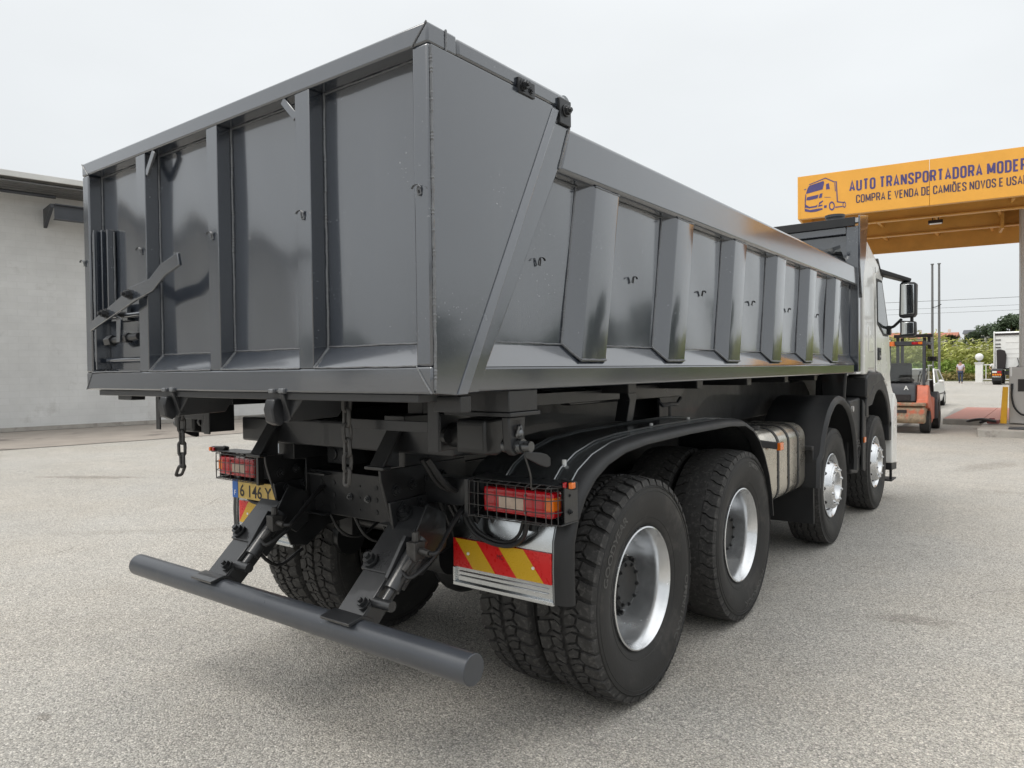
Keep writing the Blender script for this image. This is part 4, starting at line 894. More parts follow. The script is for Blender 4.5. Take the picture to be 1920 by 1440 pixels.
    m = MB(); m.cyl((s*1.1, 6.12, 1.20), (s*1.18, 6.12, 1.20), .03, 12); m.build('cover_knob', 'grey_panel', SB)
# lifting bracket plate with two holes behind the cab
m = MB(); m.prism([(.92, 1.28), (1.14, 1.28), (1.16, 1.60), (.90, 1.60)], 'y', 5.92, 5.97); CB = m.build('cab_bracket', 'black_plastic', T, bevel=.02, seg=3)
for x in (.965, 1.095):
    m = MB(); m.cyl((x, 5.915, 1.50), (x, 5.93, 1.50), .035, 16); m.build('bracket_hole', 'print_black', CB)
m = MB(); m.box(.99, 1.18, 6.25, 6.45, 1.545, 1.575); m.box(1.02, 1.10, 6.24, 6.26, 1.53, 1.59); m.build('cab_latch', 'sign_white', CB, bevel=.004)

# ---- cab
prof = [(6.46, 1.545), (6.46, 2.98), (6.62, 3.02), (6.85, 2.985), (7.45, 2.80), (7.58, 2.70), (7.98, 2.08), (8.12, 1.62), (8.20, 1.42), (8.34, 1.32), (8.36, .72), (8.05, .70), (8.0, 1.02), (7.86, 1.30), (7.62, 1.44), (7.0, 1.545)]
CAB = MB().prism(prof, 'x', -1.175, 1.175).build('cab', 'cab_white', T, bevel=.055, seg=4)
for s in (1, -1):
    # side fairing strip behind the door, door skin, window, seams
    MB().prism([(6.44, 1.54), (6.44, 2.93), (6.56, 2.97), (6.62, 2.6), (6.62, 1.54)], 'x', s*1.165, s*1.215).build('side_fairing', 'cab_white', CAB, bevel=.02, seg=3)
    MB().prism([(6.68, 1.60), (6.68, 2.78), (7.06, 2.70), (7.10, 2.2), (7.14, 1.60)], 'x', s*1.170, s*1.186).build('quarter_panel', 'cab_white', CAB, bevel=.012, seg=3)
    MB().prism([(6.80, 1.78), (6.80, 2.05), (6.98, 2.05), (7.04, 1.98), (7.04, 1.78)], 'x', s*1.186, s*1.194).build('locker_panel', 'cab_white', CAB, bevel=.008, seg=3)
    DR = MB().prism([(7.20, 1.57), (7.18, 2.10), (7.14, 2.66), (7.52, 2.66), (7.94, 2.08), (8.06, 1.60), (7.9, 1.38), (7.6, 1.50)], 'x', s*1.168, s*1.190).build('door', 'cab_white', CAB, bevel=.010, seg=3)
    MB().prism([(7.235, 2.10), (7.20, 2.60), (7.50, 2.60), (7.89, 2.06), (7.86, 1.97), (7.60, 1.97)], 'x', s*1.1895, s*1.1965).build('window_seal', 'black_plastic', DR, bevel=.003)
    MB().prism([(7.265, 2.12), (7.235, 2.57), (7.48, 2.57), (7.84, 2.06), (7.82, 2.0), (7.60, 2.0)], 'x', s*1.196, s*1.1985).build('window', 'glass', DR)
    m = MB(); m.box(*sorted((s*1.189, s*1.205)), 7.26, 7.40, 1.69, 1.83); m.build('door_handle', 'black_plastic', DR, bevel=.01)
    box('handle_grip', 'grey_panel', DR, *sorted((s*1.204, s*1.214)), 7.30, 7.38, 1.72, 1.74)
    m = MB(); m.cyl((s*1.214, 7.33, 1.79), (s*1.20, 7.33, 1.79), .014, 12); m.build('lock_barrel', 'bright_steel', DR)
    m = MB(); m.box(*sorted((s*1.1862, s*1.189)), 7.155, 7.167, 1.56, 2.72); m.build('door_seam', 'print_black', CAB)
    # black wheel arch, lower corner and steps
    P = [(6.60, 1.10), (6.64, 1.30)]+[(A4+.72*math.cos(R(t)), .80+.70*math.sin(R(t))) for t in range(130, 5, -12)]+[(8.06, .95), (8.04, .72)]
    Q = offs(P, .14); n = len(P)
    vs = [(s*x, y, z) for x in (.72, 1.20) for y, z in P]+[(s*x, y, z) for x in (.72, 1.20) for y, z in Q]; fs = []
    for i in range(n-1): fs += [(i, i+1, n+i+1, n+i), (2*n+i, 3*n+i, 3*n+i+1, 2*n+i+1), (i, 2*n+i, 2*n+i+1, i+1), (n+i, n+i+1, 3*n+i+1, 3*n+i)]
    fs += [(0, n, 3*n, 2*n), (n-1, 3*n-1, 4*n-1, 2*n-1)]
    MB().add(vs, fs).build('wheel_arch', 'black_plastic', CAB, bevel=.015, smooth=45)
    MB().prism([(6.56, 1.30), (6.58, 1.50), (6.75, 1.555), (7.35, 1.55), (7.62, 1.46), (7.30, 1.44), (6.9, 1.40), (6.70, 1.28)], 'x', s*.70, s*1.215).build('fender_top', 'black_plastic', CAB, bevel=.02, seg=3)
    m = MB(); m.prism([(8.02, .45), (8.36, .42), (8.37, 1.20), (8.20, 1.30), (8.08, 1.0)], 'x', s*1.10, s*1.21); m.build('bumper_corner', 'cab_white', CAB, bevel=.02, seg=3)
    m = MB(); m.prism([(8.05, .36), (8.38, .34), (8.38, .44), (8.04, .50)], 'x', s*1.0, s*1.20); m.box(*sorted((s*1.04, s*1.20)), 8.06, 8.36, .22, .24); m.beam((s*1.18, 8.1, .24), (s*1.18, 8.1, .40), .03, .02); m.build('entry_step', 'black_plastic', CAB, bevel=.006)
    # mirrors
    MR = MB().prism([(1.325, 2.20), (1.335, 2.57), (1.355, 2.60), (1.49, 2.585), (1.505, 2.56), (1.50, 2.22), (1.48, 2.185), (1.345, 2.18)], 'y', 7.76, 7.90)
    for i, v in enumerate(MR.v): MR.v[i] = (s*v[0], v[1], v[2])
    MR = MR.build('mirror', 'black_plastic', CAB, bevel=.022, seg=3)
    MB().prism([(s*1.345, 2.215), (s*1.352, 2.57), (s*1.482, 2.56), (s*1.482, 2.225)], 'y', 7.752, 7.760).build('mirror_face', 'mirror_glass', MR, bevel=.003)
    MB().prism([(s*1.335, 1.965), (s*1.335, 2.15), (s*1.495, 2.135), (s*1.50, 1.99), (s*1.48, 1.965)], 'y', 7.77, 7.88).build('wide_mirror', 'black_plastic', MR, bevel=.02, seg=3)
    MB().prism([(s*1.352, 1.985), (s*1.352, 2.132), (s*1.478, 2.12), (s*1.478, 1.995)], 'y', 7.762, 7.770).build('wide_mirror_face', 'mirror_glass', MR, bevel=.003)
    m = MB(); m.beam((s*1.12, 7.62, 2.72), (s*1.42, 7.83, 2.61), .16, .055, taper=.75); m.build('mirror_arm', 'black_plastic', MR, bevel=.01); m = MB(); m.tube([(s*1.18, 7.9, 2.06), (s*1.26, 7.86, 2.09), (s*1.345, 7.83, 2.17)], .018, 8); m.box(*sorted((s*1.16, s*1.22)), 7.86, 7.94, 1.99, 2.10); m.build('lower_arm', 'black_plastic', MR, bevel=.006); m = MB(); m.cyl((s*1.45, 7.83, 2.12), (s*1.45, 7.83, 2.20), .018, 8); m.build('mirror_link', 'black_plastic', MR)
    m = MB(); m.tube([(s*1.08, 7.30, 2.80), (s*1.16, 7.42, 2.78), (s*1.19, 7.52, 2.70)], .010, 6); m.build('grab_rail', 'black_plastic', CAB)
MB().prism([(7.42, 2.84), (7.50, 2.86), (7.78, 2.66), (7.72, 2.60)], 'x', -1.16, 1.16).build('sun_visor', 'black_plastic', CAB, bevel=.01)
MB().prism([(7.60, 2.69), (8.0, 2.06), (8.012, 2.068), (7.612, 2.70)], 'x', -1.05, 1.05).build('windscreen', 'glass', CAB)

# ================================================================== warehouse on the left
WH = empty('warehouse', (-21.542, 5.959, 0), R(-9.8)); tag(WH, 'pale painted block warehouse with overhanging white eave behind the tailgate', 'building')
def wall_mat():
    m = MATS['wall_white']; n = m.node_tree.nodes; l = m.node_tree.links; b = n['Principled BSDF']
    t = n.new('ShaderNodeTexCoord'); mp = n.new('ShaderNodeMapping'); mp.inputs['Rotation'].default_value = (R(90), 0, R(90)); l.new(t.outputs['Object'], mp.inputs[0])
    sp = n.new('ShaderNodeSeparateXYZ'); l.new(t.outputs['Object'], sp.inputs[0]); cb = n.new('ShaderNodeCombineXYZ'); l.new(sp.outputs[1], cb.inputs[0]); l.new(sp.outputs[2], cb.inputs[1])
    br = n.new('ShaderNodeTexBrick'); br.inputs['Scale'].default_value = 1; br.inputs['Brick Width'].default_value = .5; br.inputs['Row Height'].default_value = .2; br.inputs['Mortar Size'].default_value = .012; br.inputs['Mortar Smooth'].default_value = .4
    br.inputs['Color1'].default_value = (.96, .96, .955, 1); br.inputs['Color2'].default_value = (1.0, 1.0, 1.0, 1); br.inputs['Mortar'].default_value = (.93, .93, .925, 1); l.new(cb.outputs[0], br.inputs['Vector'])
    old = b.inputs['Base Color'].links[0].from_socket; mx = n.new('ShaderNodeMix'); mx.data_type = 'RGBA'; mx.blend_type = 'MULTIPLY'; mx.inputs[0].default_value = 1; l.new(old, mx.inputs[6]); l.new(br.outputs[0], mx.inputs[7]); l.new(mx.outputs[2], b.inputs['Base Color'])
wall_mat()
MB().box(-.3, 0, -26, 40, -.1, 7.0).build('front_wall', 'wall_white', WH)
MB().box(-22, -.301, -26, -25.7, -.1, 7.0).build('side_wall', 'wall_white', WH); MB().box(-22, -.301, 39.7, 40, -.1, 7.0).build('side_wall', 'wall_white', WH)
MB().prism([(-22, 7.0), (-22, 7.3), (-11, 8.6), (1.5, 7.24), (1.5, 7.20), (.0, 7.03)], 'y', -26.4, 40.4).build('roof', 'roof_white', WH)
MB().box(1.5005, 1.56, -26.5, 40.5, 7.10, 7.26).build('eave_fascia', 'roof_white', WH, bevel=.01)
for k in range(5): MB().box(.02+.29*k, .26+.29*k, -26.3, 40.3, 7.0-.0, 7.028).build('soffit_board', 'pole_grey', WH)
m = MB(); m.box(.85, 1.10, 1.3, 12, 6.57, 6.60); m.box(.85, 1.10, 1.3, 12, 6.16, 6.19); m.box(.96, .985, 1.3, 12, 6.191, 6.569); m.build('steel_beam', 'steel_dark', WH)
m = MB(); m.prism([(0.002, 6.05), (0.002, 6.60), (1.0, 6.60), (1.0, 6.5)], 'y', 1.2, 1.29); m.build('beam_bracket', 'steel_dark', WH)
m = MB(); m.cyl((.7, -8, 6.86), (.7, 1.4, 6.86), .05, 10); m.build('conduit', 'steel_dark', WH)
m = MB(); m.box(.001, .05, -26, 40, .02, .14); m.build('plinth', 'concrete', WH)
AP = MB().add([(0, -40, .012), (5.95, -40, .012), (6.0, 0, .012), (5.9, 10, .012), (6.0, 60, .012), (0, 60, .012)], [(0, 1, 2, 3, 4, 5)]).build('apron', 'apron', None)
AP.location = (-21.542, 5.959, 0); AP.rotation_euler = (0, 0, R(-9.8)); tag(AP, None, None, kind='structure')

# ================================================================== filling station canopy
CP = empty('station_canopy', (-2.03, 16.0, 0), R(7.4)); tag(CP, 'orange filling station canopy with purple truck sign above the white cab', 'canopy')
H0 = 5.088; Hh = .99; Ln = 8.2; Dp = 7.0
FA = MB().box(0, 2.628, 0, .05, H0, H0+Hh).build('fascia', 'orange_paint', CP, bevel=.004)
for u0 in (2.635, 5.27, 7.9): MB().box(u0, min(u0+2.628, Ln), 0, .05, H0, H0+Hh).build('fascia', 'orange_paint', CP, bevel=.004)
MB().box(-.05, -.0005, 0, Dp, H0, H0+Hh).build('end_fascia', 'orange_paint', CP, bevel=.004)
MB().box(-.05, Ln, Dp, Dp+.05, H0, H0+Hh).build('rear_fascia', 'orange_under', CP, bevel=.004)
m = MB(); m.box(0, Ln, .051, .16, H0+.002, H0+.05); m.build('fascia_return', 'orange_under', CP)
# ribbed deck
m = MB(); n = 46
pr = []
for k in range(n):
    y = .06+(Dp-.07)*k/n; w_ = (Dp-.07)/n; pr += [(y, .62), (y+w_*.5, .62), (y+w_*.55, .66), (y+w_*.95, .66)]
vs = [(x, y, H0+z) for x in (0, Ln) for y, z in pr]; q = len(pr); m.add(vs, [(i, i+1, q+i+1, q+i) for i in range(q-1)]); m.build('deck', 'orange_under', CP, smooth=0)
MB().box(0, Ln, .06, Dp-.01, H0+.70, H0+.74).build('roof_skin', 'orange_under', CP)
for y, z0 in ((2.2, .12), (4.6, .12)):
    m = MB(); m.box(0, Ln, y-.09, y+.09, H0+z0, H0+z0+.03); m.box(0, Ln, y-.012, y+.012, H0+z0+.031, H0+.585); m.box(0, Ln, y-.09, y+.09, H0+.586, H0+.615); m.build('long_beam', 'orange_under', CP)
for u in (1.3, 2.65, 4.0, 5.4, 6.8):
    for a, b in ((.17, 2.10), (2.30, 4.5), (4.7, 6.95)):
        MB().beam((u, a, H0+.45), (u+.25, b, H0+.45), .07, .16).build('cross_rib', 'orange_under', CP)
MB().box(Ln+.0005, Ln+.05, 0, Dp+.05, H0, H0+Hh).build('end_fascia', 'orange_paint', CP, bevel=.004)
m = MB(); m.cyl((0, 3.1, H0+.40), (Ln, 3.1, H0+.40), .035, 10); m.build('gas_pipe', 'orange_paint', CP)
m = MB()
for u in (4.25, 4.75): m.box(u, u+.06, 1.6, 2.1, H0+.25, H0+.6); m.box(u, u+.06, 4.2, 5.0, H0+.02, H0+.6)
m.build('stiffener_plate', 'orange_under', CP)
LP = MB().box(2.62, 2.95, 3.5, 3.72, H0+.20, H0+.28).build('flood_lamp', 'print_black', CP, bevel=.01)
MB().box(2.65, 2.92, 3.52, 3.70, H0+.192, H0+.1995).build('lamp_glass', 'sign_white', LP); m = MB(); m.cyl((2.72, 3.6, H0+.28), (2.72, 3.6, H0+.62), .012, 6); m.cyl((2.85, 3.6, H0+.28), (2.85, 3.6, H0+.62), .012, 6); m.build('lamp_hanger', 'print_black', LP)
_O = [(0, .2), (.06, .08), (.18, .02), (.35, 0), (.65, 0), (.82, .02), (.94, .08), (1, .2), (1, .8), (.94, .92), (.82, .98), (.65, 1), (.35, 1), (.18, .98), (.06, .92), (0, .8)]
_P = [(0, 0), (0, 1), (.62, 1), (.84, .97), (.96, .90), (1, .80), (1, .66), (.96, .56), (.84, .49), (.62, .46), (0, .46)]
FONT = {'A': (1.05, [[(0, 0), (.5, 1), (1, 0)], [(.2, .26), (.8, .26)]]), 'U': (1, [[(0, 1)]+_O[0:8]+[(1, 1)]]), 'T': (.95, [[(0, 1), (1, 1)], [(.5, .95), (.5, 0)]]), 'O': (1, [_O+[_O[0]]]),
    'R': (1, [_P, [(.62, .46), (.96, 0)]]), 'P': (1, [_P]), 'N': (1.05, [[(0, 0), (0, 1)], [(0, 1), (1, 0)], [(1, 0), (1, 1)]]), 'D': (1, [[(0, 0), (0, 1), (.55, 1), (.82, .97), (.95, .90), (1, .78), (1, .22), (.95, .10), (.82, .03), (.55, 0), (0, 0)]]),
    'S': (.95, [[(1, .74), (1, .8), (.94, .92), (.82, .98), (.6, 1), (.4, 1), (.18, .98), (.06, .92), (0, .8), (.02, .68), (.2, .58), (.8, .42), (.98, .30), (1, .2), (.94, .08), (.82, .02), (.6, 0), (.4, 0), (.18, .02), (.06, .08), (0, .2), (0, .27)]]),
    'M': (1.4, [[(0, 0), (0, 1)], [(0, 1), (.5, .12)], [(.5, .12), (1, 1)], [(1, 1), (1, 0)]]), 'E': (.85, [[(1, 1), (0, 1), (0, 0), (1, 0)], [(0, .5), (.85, .5)]]), 'C': (1, [[(1, .68)]+_O[8:]+_O[:8]+[(1, .32)]]),
    'V': (1.05, [[(0, 1), (.5, 0), (1, 1)]]), 'I': (0, [[(0, 0), (0, 1)]]), 'Õ': (1, [_O+[_O[0]], [(.08, 1.16), (.3, 1.25), (.6, 1.17), (.9, 1.27)]])}
def stroke(mb, pts, hw, y):
    P = [Vector(p) for p in pts]; closed = (P[0]-P[-1]).length < 1e-6; n = len(P); vs = []
    for i, p in enumerate(P):
        a = P[i-1] if i else (P[-2] if closed else None); b = P[i+1] if i < n-1 else (P[1] if closed else None)
        t0 = (p-a).normalized() if a is not None else None; t1 = (b-p).normalized() if b is not None else None
        t0 = t0 or t1; t1 = t1 or t0; n0 = Vector((-t0.y, t0.x)); n1 = Vector((-t1.y, t1.x)); m_ = (n0+n1)
        m_ = m_.normalized() if m_.length > .2 else n0; k = min(1.5, 1/max(.3, m_.dot(n0)))
        for q in (1, -1): w_ = p+m_*hw*k*q; vs.append((w_.x, y, w_.y))
    mb.add(vs, [(2*i, 2*i+1, 2*i+3, 2*i+2) for i in range(n-1)])
def sign_text(txt, u0, u1, v0, h, sw, mat):
    lw, gap, spc = .44*h, .065*h, .20*h; tot = 0; lay = []
    for ch in txt:
        if ch == ' ': tot += spc; continue
        w_ = FONT[ch][0]*(lw-sw); lay.append((ch, tot, w_)); tot += w_+sw+gap
    k = (u1-u0)/(tot-gap); m = MB()
    for ch, x, w_ in lay:
        for j, st in enumerate(FONT[ch][1]): stroke(m, [(u0+(x+sw/2+a*w_)*k, H0+v0+sw/2+b*(h-sw)) for a, b in st], sw/2, -.004-.0004*j)
    m.build('sign_lettering', mat, CP, joined=True, smooth=0)
sign_text('AUTO TRANSPORTADORA MODERNA', 1.05, 4.655, .500, .255, .040, 'sign_purple')
sign_text('COMPRA E VENDA DE CAMIÕES NOVOS E USADOS', 1.19, 4.57, .225, .185, .024, 'sign_dark')
def lz(a, b):
    b0 = 660-.106*(a-88); t = 312-.142*(a-88); return ((a-88)/374., H0+.99*(b0-b)/(b0-t))
logo = [  # polygons traced in the sign's own plane: windscreen, grille, bumper, body outline, wheels
    [(150, 410), (165, 385), (280, 345), (285, 360), (272, 415), (150, 450), (138, 452)],
    [(300, 372), (322, 362), (330, 412), (300, 416)],
    [(148, 480), (240, 458), (232, 488), (165, 505), (140, 505)], [(250, 452), (272, 446), (265, 482), (240, 488)],
    [(132, 575), (170, 585), (240, 572), (272, 570), (270, 582), (222, 598), (175, 604), (126, 596)],
    [(135, 540), (165, 558), (215, 550), (232, 540), (225, 562), (165, 572), (130, 565)], [(245, 522), (275, 505), (275, 516), (240, 545), (270, 540), (270, 550), (236, 560)],
    [(160, 375), (295, 318), (296, 326), (170, 378)], [(295, 318), (368, 350), (385, 348), (393, 512), (384, 512), (377, 356), (364, 358), (296, 326)],
    [(366, 362), (372, 362), (376, 430), (370, 432)], [(285, 478), (335, 478), (335, 482), (288, 482)],
    [(283, 548), (305, 544), (303, 566), (283, 570)], [(384, 512), (440, 520), (440, 528), (384, 522)], [(372, 558), (430, 552), (430, 560), (372, 568)],
    [(124, 416), (140, 410), (140, 415), (127, 424)], [(128, 500), (134, 455), (140, 455), (134, 560), (127, 590)]]
m = MB()
for P in logo: m.add([(lz(a, b)[0], -.004, lz(a, b)[1]) for a, b in P], [tuple(range(len(P)))])
for cx, cy, r, r2, sx_ in ((345, 552, 38, 24, .62), (443, 542, 26, 16, .5)):
    n = 24; vs = []
    for i in range(n):
        t = 2*math.pi*i/n
        for q in (r, r2): u, v = lz(cx+q*sx_*math.cos(t), cy+q*math.sin(t)); vs.append((u, -.004, v))
    m.add(vs, [(2*i, 2*i+1, (2*i+3) % (2*n), (2*i+2) % (2*n)) for i in range(n)])
m.build('truck_emblem', 'sign_purple', CP, joined=True)
for u in (4.60,):
    MB().box(u, u+.42, 3.55, 3.95, .15, H0+.61).build('column', 'grey_panel', CP, bevel=.01)

# pump island, kerbs, tiles
IS = MB().prism([(1.38, 17.65), (1.30, 18.2), (1.30, 21.25), (0.27, 21.35), (.0, 27.3), (12, 28.0), (12, 17.75)], 'z', -.05, .13).build('pump_island', 'concrete', None); tag(IS, None, None, kind='structure')
x = .30; random.seed(11)
while x < 9:
    w_ = .98; MB().box(x, x+w_, 21.12, 21.28, -.02, .152+random.uniform(-.003, .003)).build('kerb_stone', 'concrete', IS, bevel=.012); x += 1.0
x = 1.36
while x < 9:
    MB().box(x, x+.97, 17.55, 17.70, -.02, .155+random.uniform(-.004, .004)).build('kerb_stone', 'concrete', IS, bevel=.012); x += 1.0
tm = None
for i in range(10):
    for j in range(7):
        o = MB().box(0, .886, 0, .886, 0, .03).build('paving_tile', 'tile_red', IS, bevel=.006) if tm is None else tm.copy()
        if tm is None: tm = o
        else: C.objects.link(o)
        o.location = (.30+.9*i, 21.30+.9*j, .1255+random.uniform(-.002, .002))
# pump
PU = MB().box(1.84, 2.62, 19.98, 20.55, .155, 1.55).build('fuel_pump', 'grey_panel', None, bevel=.015); tag(PU, 'grey fuel pump cabinet with black hose under the canopy', 'fuel pump')
box('display', 'print_black', PU, 2.02, 2.40, 19.965, 19.979, .95, 1.25); box('notice', 'sign_white', PU, 1.86, 1.90, 19.968, 19.979, 1.32, 1.55, bevel=.001)
m = MB(); m.tube(sm([(1.90, 19.93, 1.0), (1.90, 19.90, .80), (1.96, 19.88, .55), (2.12, 19.88, .38), (2.35, 19.9, .42), (2.45, 19.92, .8)]), .022, 8); m.cyl((1.90, 19.93, 1.0), (1.90, 19.95, 1.14), .028, 8); m.build('pump_hose', 'hose', PU)
GP = MB().prism([(1.665, .158), (1.80, .158), (1.83, 1.06), (1.72, 1.07)], 'y', 19.75, 19.87).build('guard_post', 'yellow_guard', None, bevel=.01); tag(GP, 'yellow guard post beside the fuel pump', 'guard post')
m = MB(); m.tube(sm([(.95, 20.15, .17), (1.0, 19.9, .19), (1.15, 19.7, .24), (1.35, 19.6, .26), (1.6, 19.6, .22)]), .035, 8); m.tube(sm([(1.25, 19.75, .17), (1.35, 19.7, .21), (1.5, 19.7, .24), (1.65, 19.72, .19)]), .03, 8); tag(m.build('delivery_hose', 'hose', None), 'black hose lying on the pump island', 'hose')
RB = MB().box(1.40, 1.66, 19.62, 19.85, .155, .25).build('fill_cap_box', 'red_brown', None, bevel=.02); tag(RB, 'dark red fill cap box at the foot of the yellow post', 'cap box')
m = MB(); m.cyl((1.5, 19.74, .25), (1.5, 19.74, .29), .06, 14); m.build('cap', 'red_brown', RB)
MC_ = MB().box(1.9, 2.4, 18.3, 18.8, .132, .162).build('manhole_cover', 'fork_grey', None, bevel=.004); tag(MC_, 'small metal manhole cover in the pump island', 'manhole cover')

# ================================================================== forklift (rear towards the camera)
FK = empty('forklift', (-.17, 17.55, 0), R(2)); tag(FK, 'worn orange and grey forklift parked beyond the white cab', 'forklift')
CW = MB().prism([(0, .32), (.02, .62), (.12, .66), (.30, .66), (.95, .66), (.95, .28), (.55, .26), (.10, .24)], 'x', -.50, .50).build('counterweight', 'fork_worn', FK, bevel=.05, seg=3)
MB().prism([(-.02, .66), (-.03, .74), (.30, .76), (.30, .66)], 'x', -.52, .52).build('bumper_band', 'fork_worn', CW, bevel=.02)
MB().box(-.30, .12, -.004, .05, .50, .57).build('tow_slot', 'print_black', CW); MB().box(-.36, -.14, -.006, .05, .36, .45).build('tow_slot', 'print_black', CW)
MB().prism([(.02, .761), (.05, 1.02), (.12, 1.19), (1.1, 1.20), (1.1, .661), (.301, .661), (.301, .761)], 'x', -.42, .30).build('engine_cover', 'fork_grey', FK, bevel=.03, seg=3)
MB().box(-.34, .20, .005, .06, .80, .93).build('radiator_grille', 'print_black', FK)
vs, fs = text_fit('A', .10, .10, .02); MB().add([(.055+v.x, .052-.0*v.y, 1.04+v.y) for v in vs], fs).build('letter_mark', 'sign_white', FK, joined=True)
for s in (1, -1):
    MB().prism([(-.01, .74), (.10, .80), (.16, 1.10), (.22, 1.16), (.36, 1.14), (.55, .95), (.75, .90), (1.05, .60), (1.12, .24), (.90, .20), (.80, .45), (.55, .60), (.28, .60), (.10, .66)], 'x', s*.31, s*.56).build('body_side', 'fork_orange', FK, bevel=.025, seg=3)
    m = MB(); m.lathe([(-.10, .10), (-.11, .20), (-.10, .262), (0, .272), (.10, .262), (.11, .20), (.10, .10)], 32); o = m.build('rear_wheel', 'rubber', FK, smooth=45); o.location = (s*.46, .50, .272)
    MB().lathe([(.095, .16), (.10, .12), (.085, .10), (.085, .0001)], 20).build('wheel_hub', 'fork_worn', o); o.scale = (1, 1, 1); o.rotation_euler = (0, 0, 0 if s > 0 else R(180))
    m = MB(); m.lathe([(-.13, .12), (-.14, .26), (-.13, .342), (0, .352), (.13, .342), (.14, .26), (.13, .12)], 32); o = m.build('front_wheel', 'rubber', FK, smooth=45); o.location = (s*.50, 2.05, .352); o.rotation_euler = (0, 0, 0 if s > 0 else R(180))
    MB().lathe([(.12, .20), (.125, .14), (.10, .12), (.10, .0001)], 20).build('wheel_hub', 'fork_worn', o)
    MB().prism([(1.55, .28), (1.62, .80), (2.0, .95), (2.35, .85), (2.48, .62), (2.40, .60), (2.05, .78), (1.72, .62), (1.68, .28)], 'x', s*.40, s*.62).build('front_fender', 'fork_grey', FK, bevel=.02)
    MB().prism([(1.1, .28), (1.1, .85), (1.62, .80), (1.55, .28)], 'x', s*.35, s*.56).build('side_step', 'fork_orange', FK, bevel=.01)
    # overhead guard posts
    m = MB(); m.beam((s*.46, .22, 1.15), (s*.45, .34, 2.14), .06, .09); m.build('rear_guard_post', 'fork_grey', FK, bevel=.01)
    m = MB(); m.beam((s*.48, 2.0, .95), (s*.45, 1.62, 2.14), .06, .08); m.build('front_guard_post', 'print_black', FK, bevel=.01)
    MB().box(*sorted((s*.33, s*.40)), 2.44, 2.56, .12, 2.42).build('mast_rail', 'print_black', FK, bevel=.006)
    m = MB(); m.cyl((s*.26, 2.50, .2), (s*.26, 2.50, 2.35), .04, 12); m.build('lift_cylinder', 'print_black', FK)
    MB().box(*sorted((s*.20, s*.32)), 2.66, 3.75, .06, .10).build('fork_tine', 'print_black', FK, bevel=.006)
    MB().box(*sorted((s*.495, s*.50)), .55, 1.75, 1.25, 2.02).build('side_glass', 'clear_glass', FK)
m = MB(); m.box(-.50, .50, .28, .40, 2.10, 2.20); m.box(-.50, -.42, .401, 1.66, 2.12, 2.19); m.box(.42, .50, .401, 1.66, 2.12, 2.19); m.box(-.50, .50, 1.661, 1.74, 2.12, 2.19); m.build('overhead_guard', 'fork_grey', FK, bevel=.01)
m = MB()
for k in range(6): m.box(-.38+.14*k, -.35+.14*k, .401, 1.66, 2.13, 2.17)
m.build('guard_bar', 'fork_grey', FK)
MB().prism([(.30, 1.24), (.305, 1.24), (.375, 2.09), (.37, 2.09)], 'x', -.42, .42).build('rear_glass', 'clear_glass', FK)
m = MB(); m.box(-.45, .45, 2.40, 2.60, 2.36, 2.44); m.box(-.45, .45, 2.45, 2.56, 1.35, 1.42); m.build('mast_crosshead', 'print_black', FK, bevel=.006)
MB().box(-.48, .48, 2.60, 2.65, .12, .62).build('fork_carriage', 'print_black', FK, bevel=.01)
MB().prism([(.62, 1.20), (.60, 1.62), (.64, 1.68), (.74, 1.68), (.78, 1.30), (1.15, 1.30), (1.18, 1.20)], 'x', -.32, .16).build('seat', 'print_black', FK, bevel=.04, seg=3)
MB().box(-.42, .42, 1.86, 1.92, 1.05, 1.52).build('dashboard', 'white_paint', FK, bevel=.02)
m = MB()
for k in range(4): m.tube([(.18+.06*k, 1.75, 1.2), (.21+.06*k, 1.62, 1.36), (.25+.06*k, 1.58, 1.44)], .010, 6)
for k in range(4): m.sphere((.25+.06*k, 1.58, 1.45), .022, 8)
m.build('control_lever', 'print_black', FK)
m = MB(); m.cyl((-.22, .27, 2.09), (-.22, .27, 2.10), .085, 16); m.cyl((-.22, .27, 2.10), (-.22, .27, 2.20), .065, 16, r2=.055); m.build('beacon', 'lamp_orange', FK)
box('rear_lamp', 'lamp_red', FK, .20, .33, .265, .279, 2.12, 2.18); box('indicator', 'lamp_orange', FK, .335, .42, .265, .279, 2.12, 2.18); box('reflector', 'lamp_orange', FK, -.34, -.20, -.03, .0, .76, .94)
m = MB(); m.box(.50, .60, 1.60, 1.66, 1.72, 1.84); m.build('work_lamp', 'print_black', FK, bevel=.01)

# ================================================================== white hatchback behind the forklift, nose to the camera
CR = empty('parked_car', (-1.64, 28.5, 0)); tag(CR, 'white hatchback half hidden behind the forklift', 'car')
secs = [(.0, .62, .30, .62), (.05, .74, .24, .70), (.35, .80, .20, .78), (.95, .83, .20, .90), (1.15, .83, .20, .93), (2.2, .84, .20, .95), (3.2, .84, .22, .95), (3.8, .80, .25, .93), (3.95, .70, .35, .80)]
m = MB(); vs = []
for y, hw, z0, z1 in secs: vs += [(-hw*.94, y, z0), (-hw, y, z0+.18), (-hw, y, (z0+z1)/2+.05), (-hw*.93, y, z1), (hw*.93, y, z1), (hw, y, (z0+z1)/2+.05), (hw, y, z0+.18), (hw*.94, y, z0)]
n = 8; m.add(vs, [tuple(range(8)), tuple(range(64, 72))]+[(i*n+k, i*n+(k+1) % n, (i+1)*n+(k+1) % n, (i+1)*n+k) for i in range(8) for k in range(8)]); m.build('body', 'white_paint', CR, smooth=40, bevel=.02)
gh = [(.98, .70, .93), (1.70, .60, 1.42), (2.4, .60, 1.48), (3.3, .58, 1.42), (3.85, .64, .95)]
vs = []
for y, hw, z in gh: vs += [(-hw, y, z), (hw, y, z)]
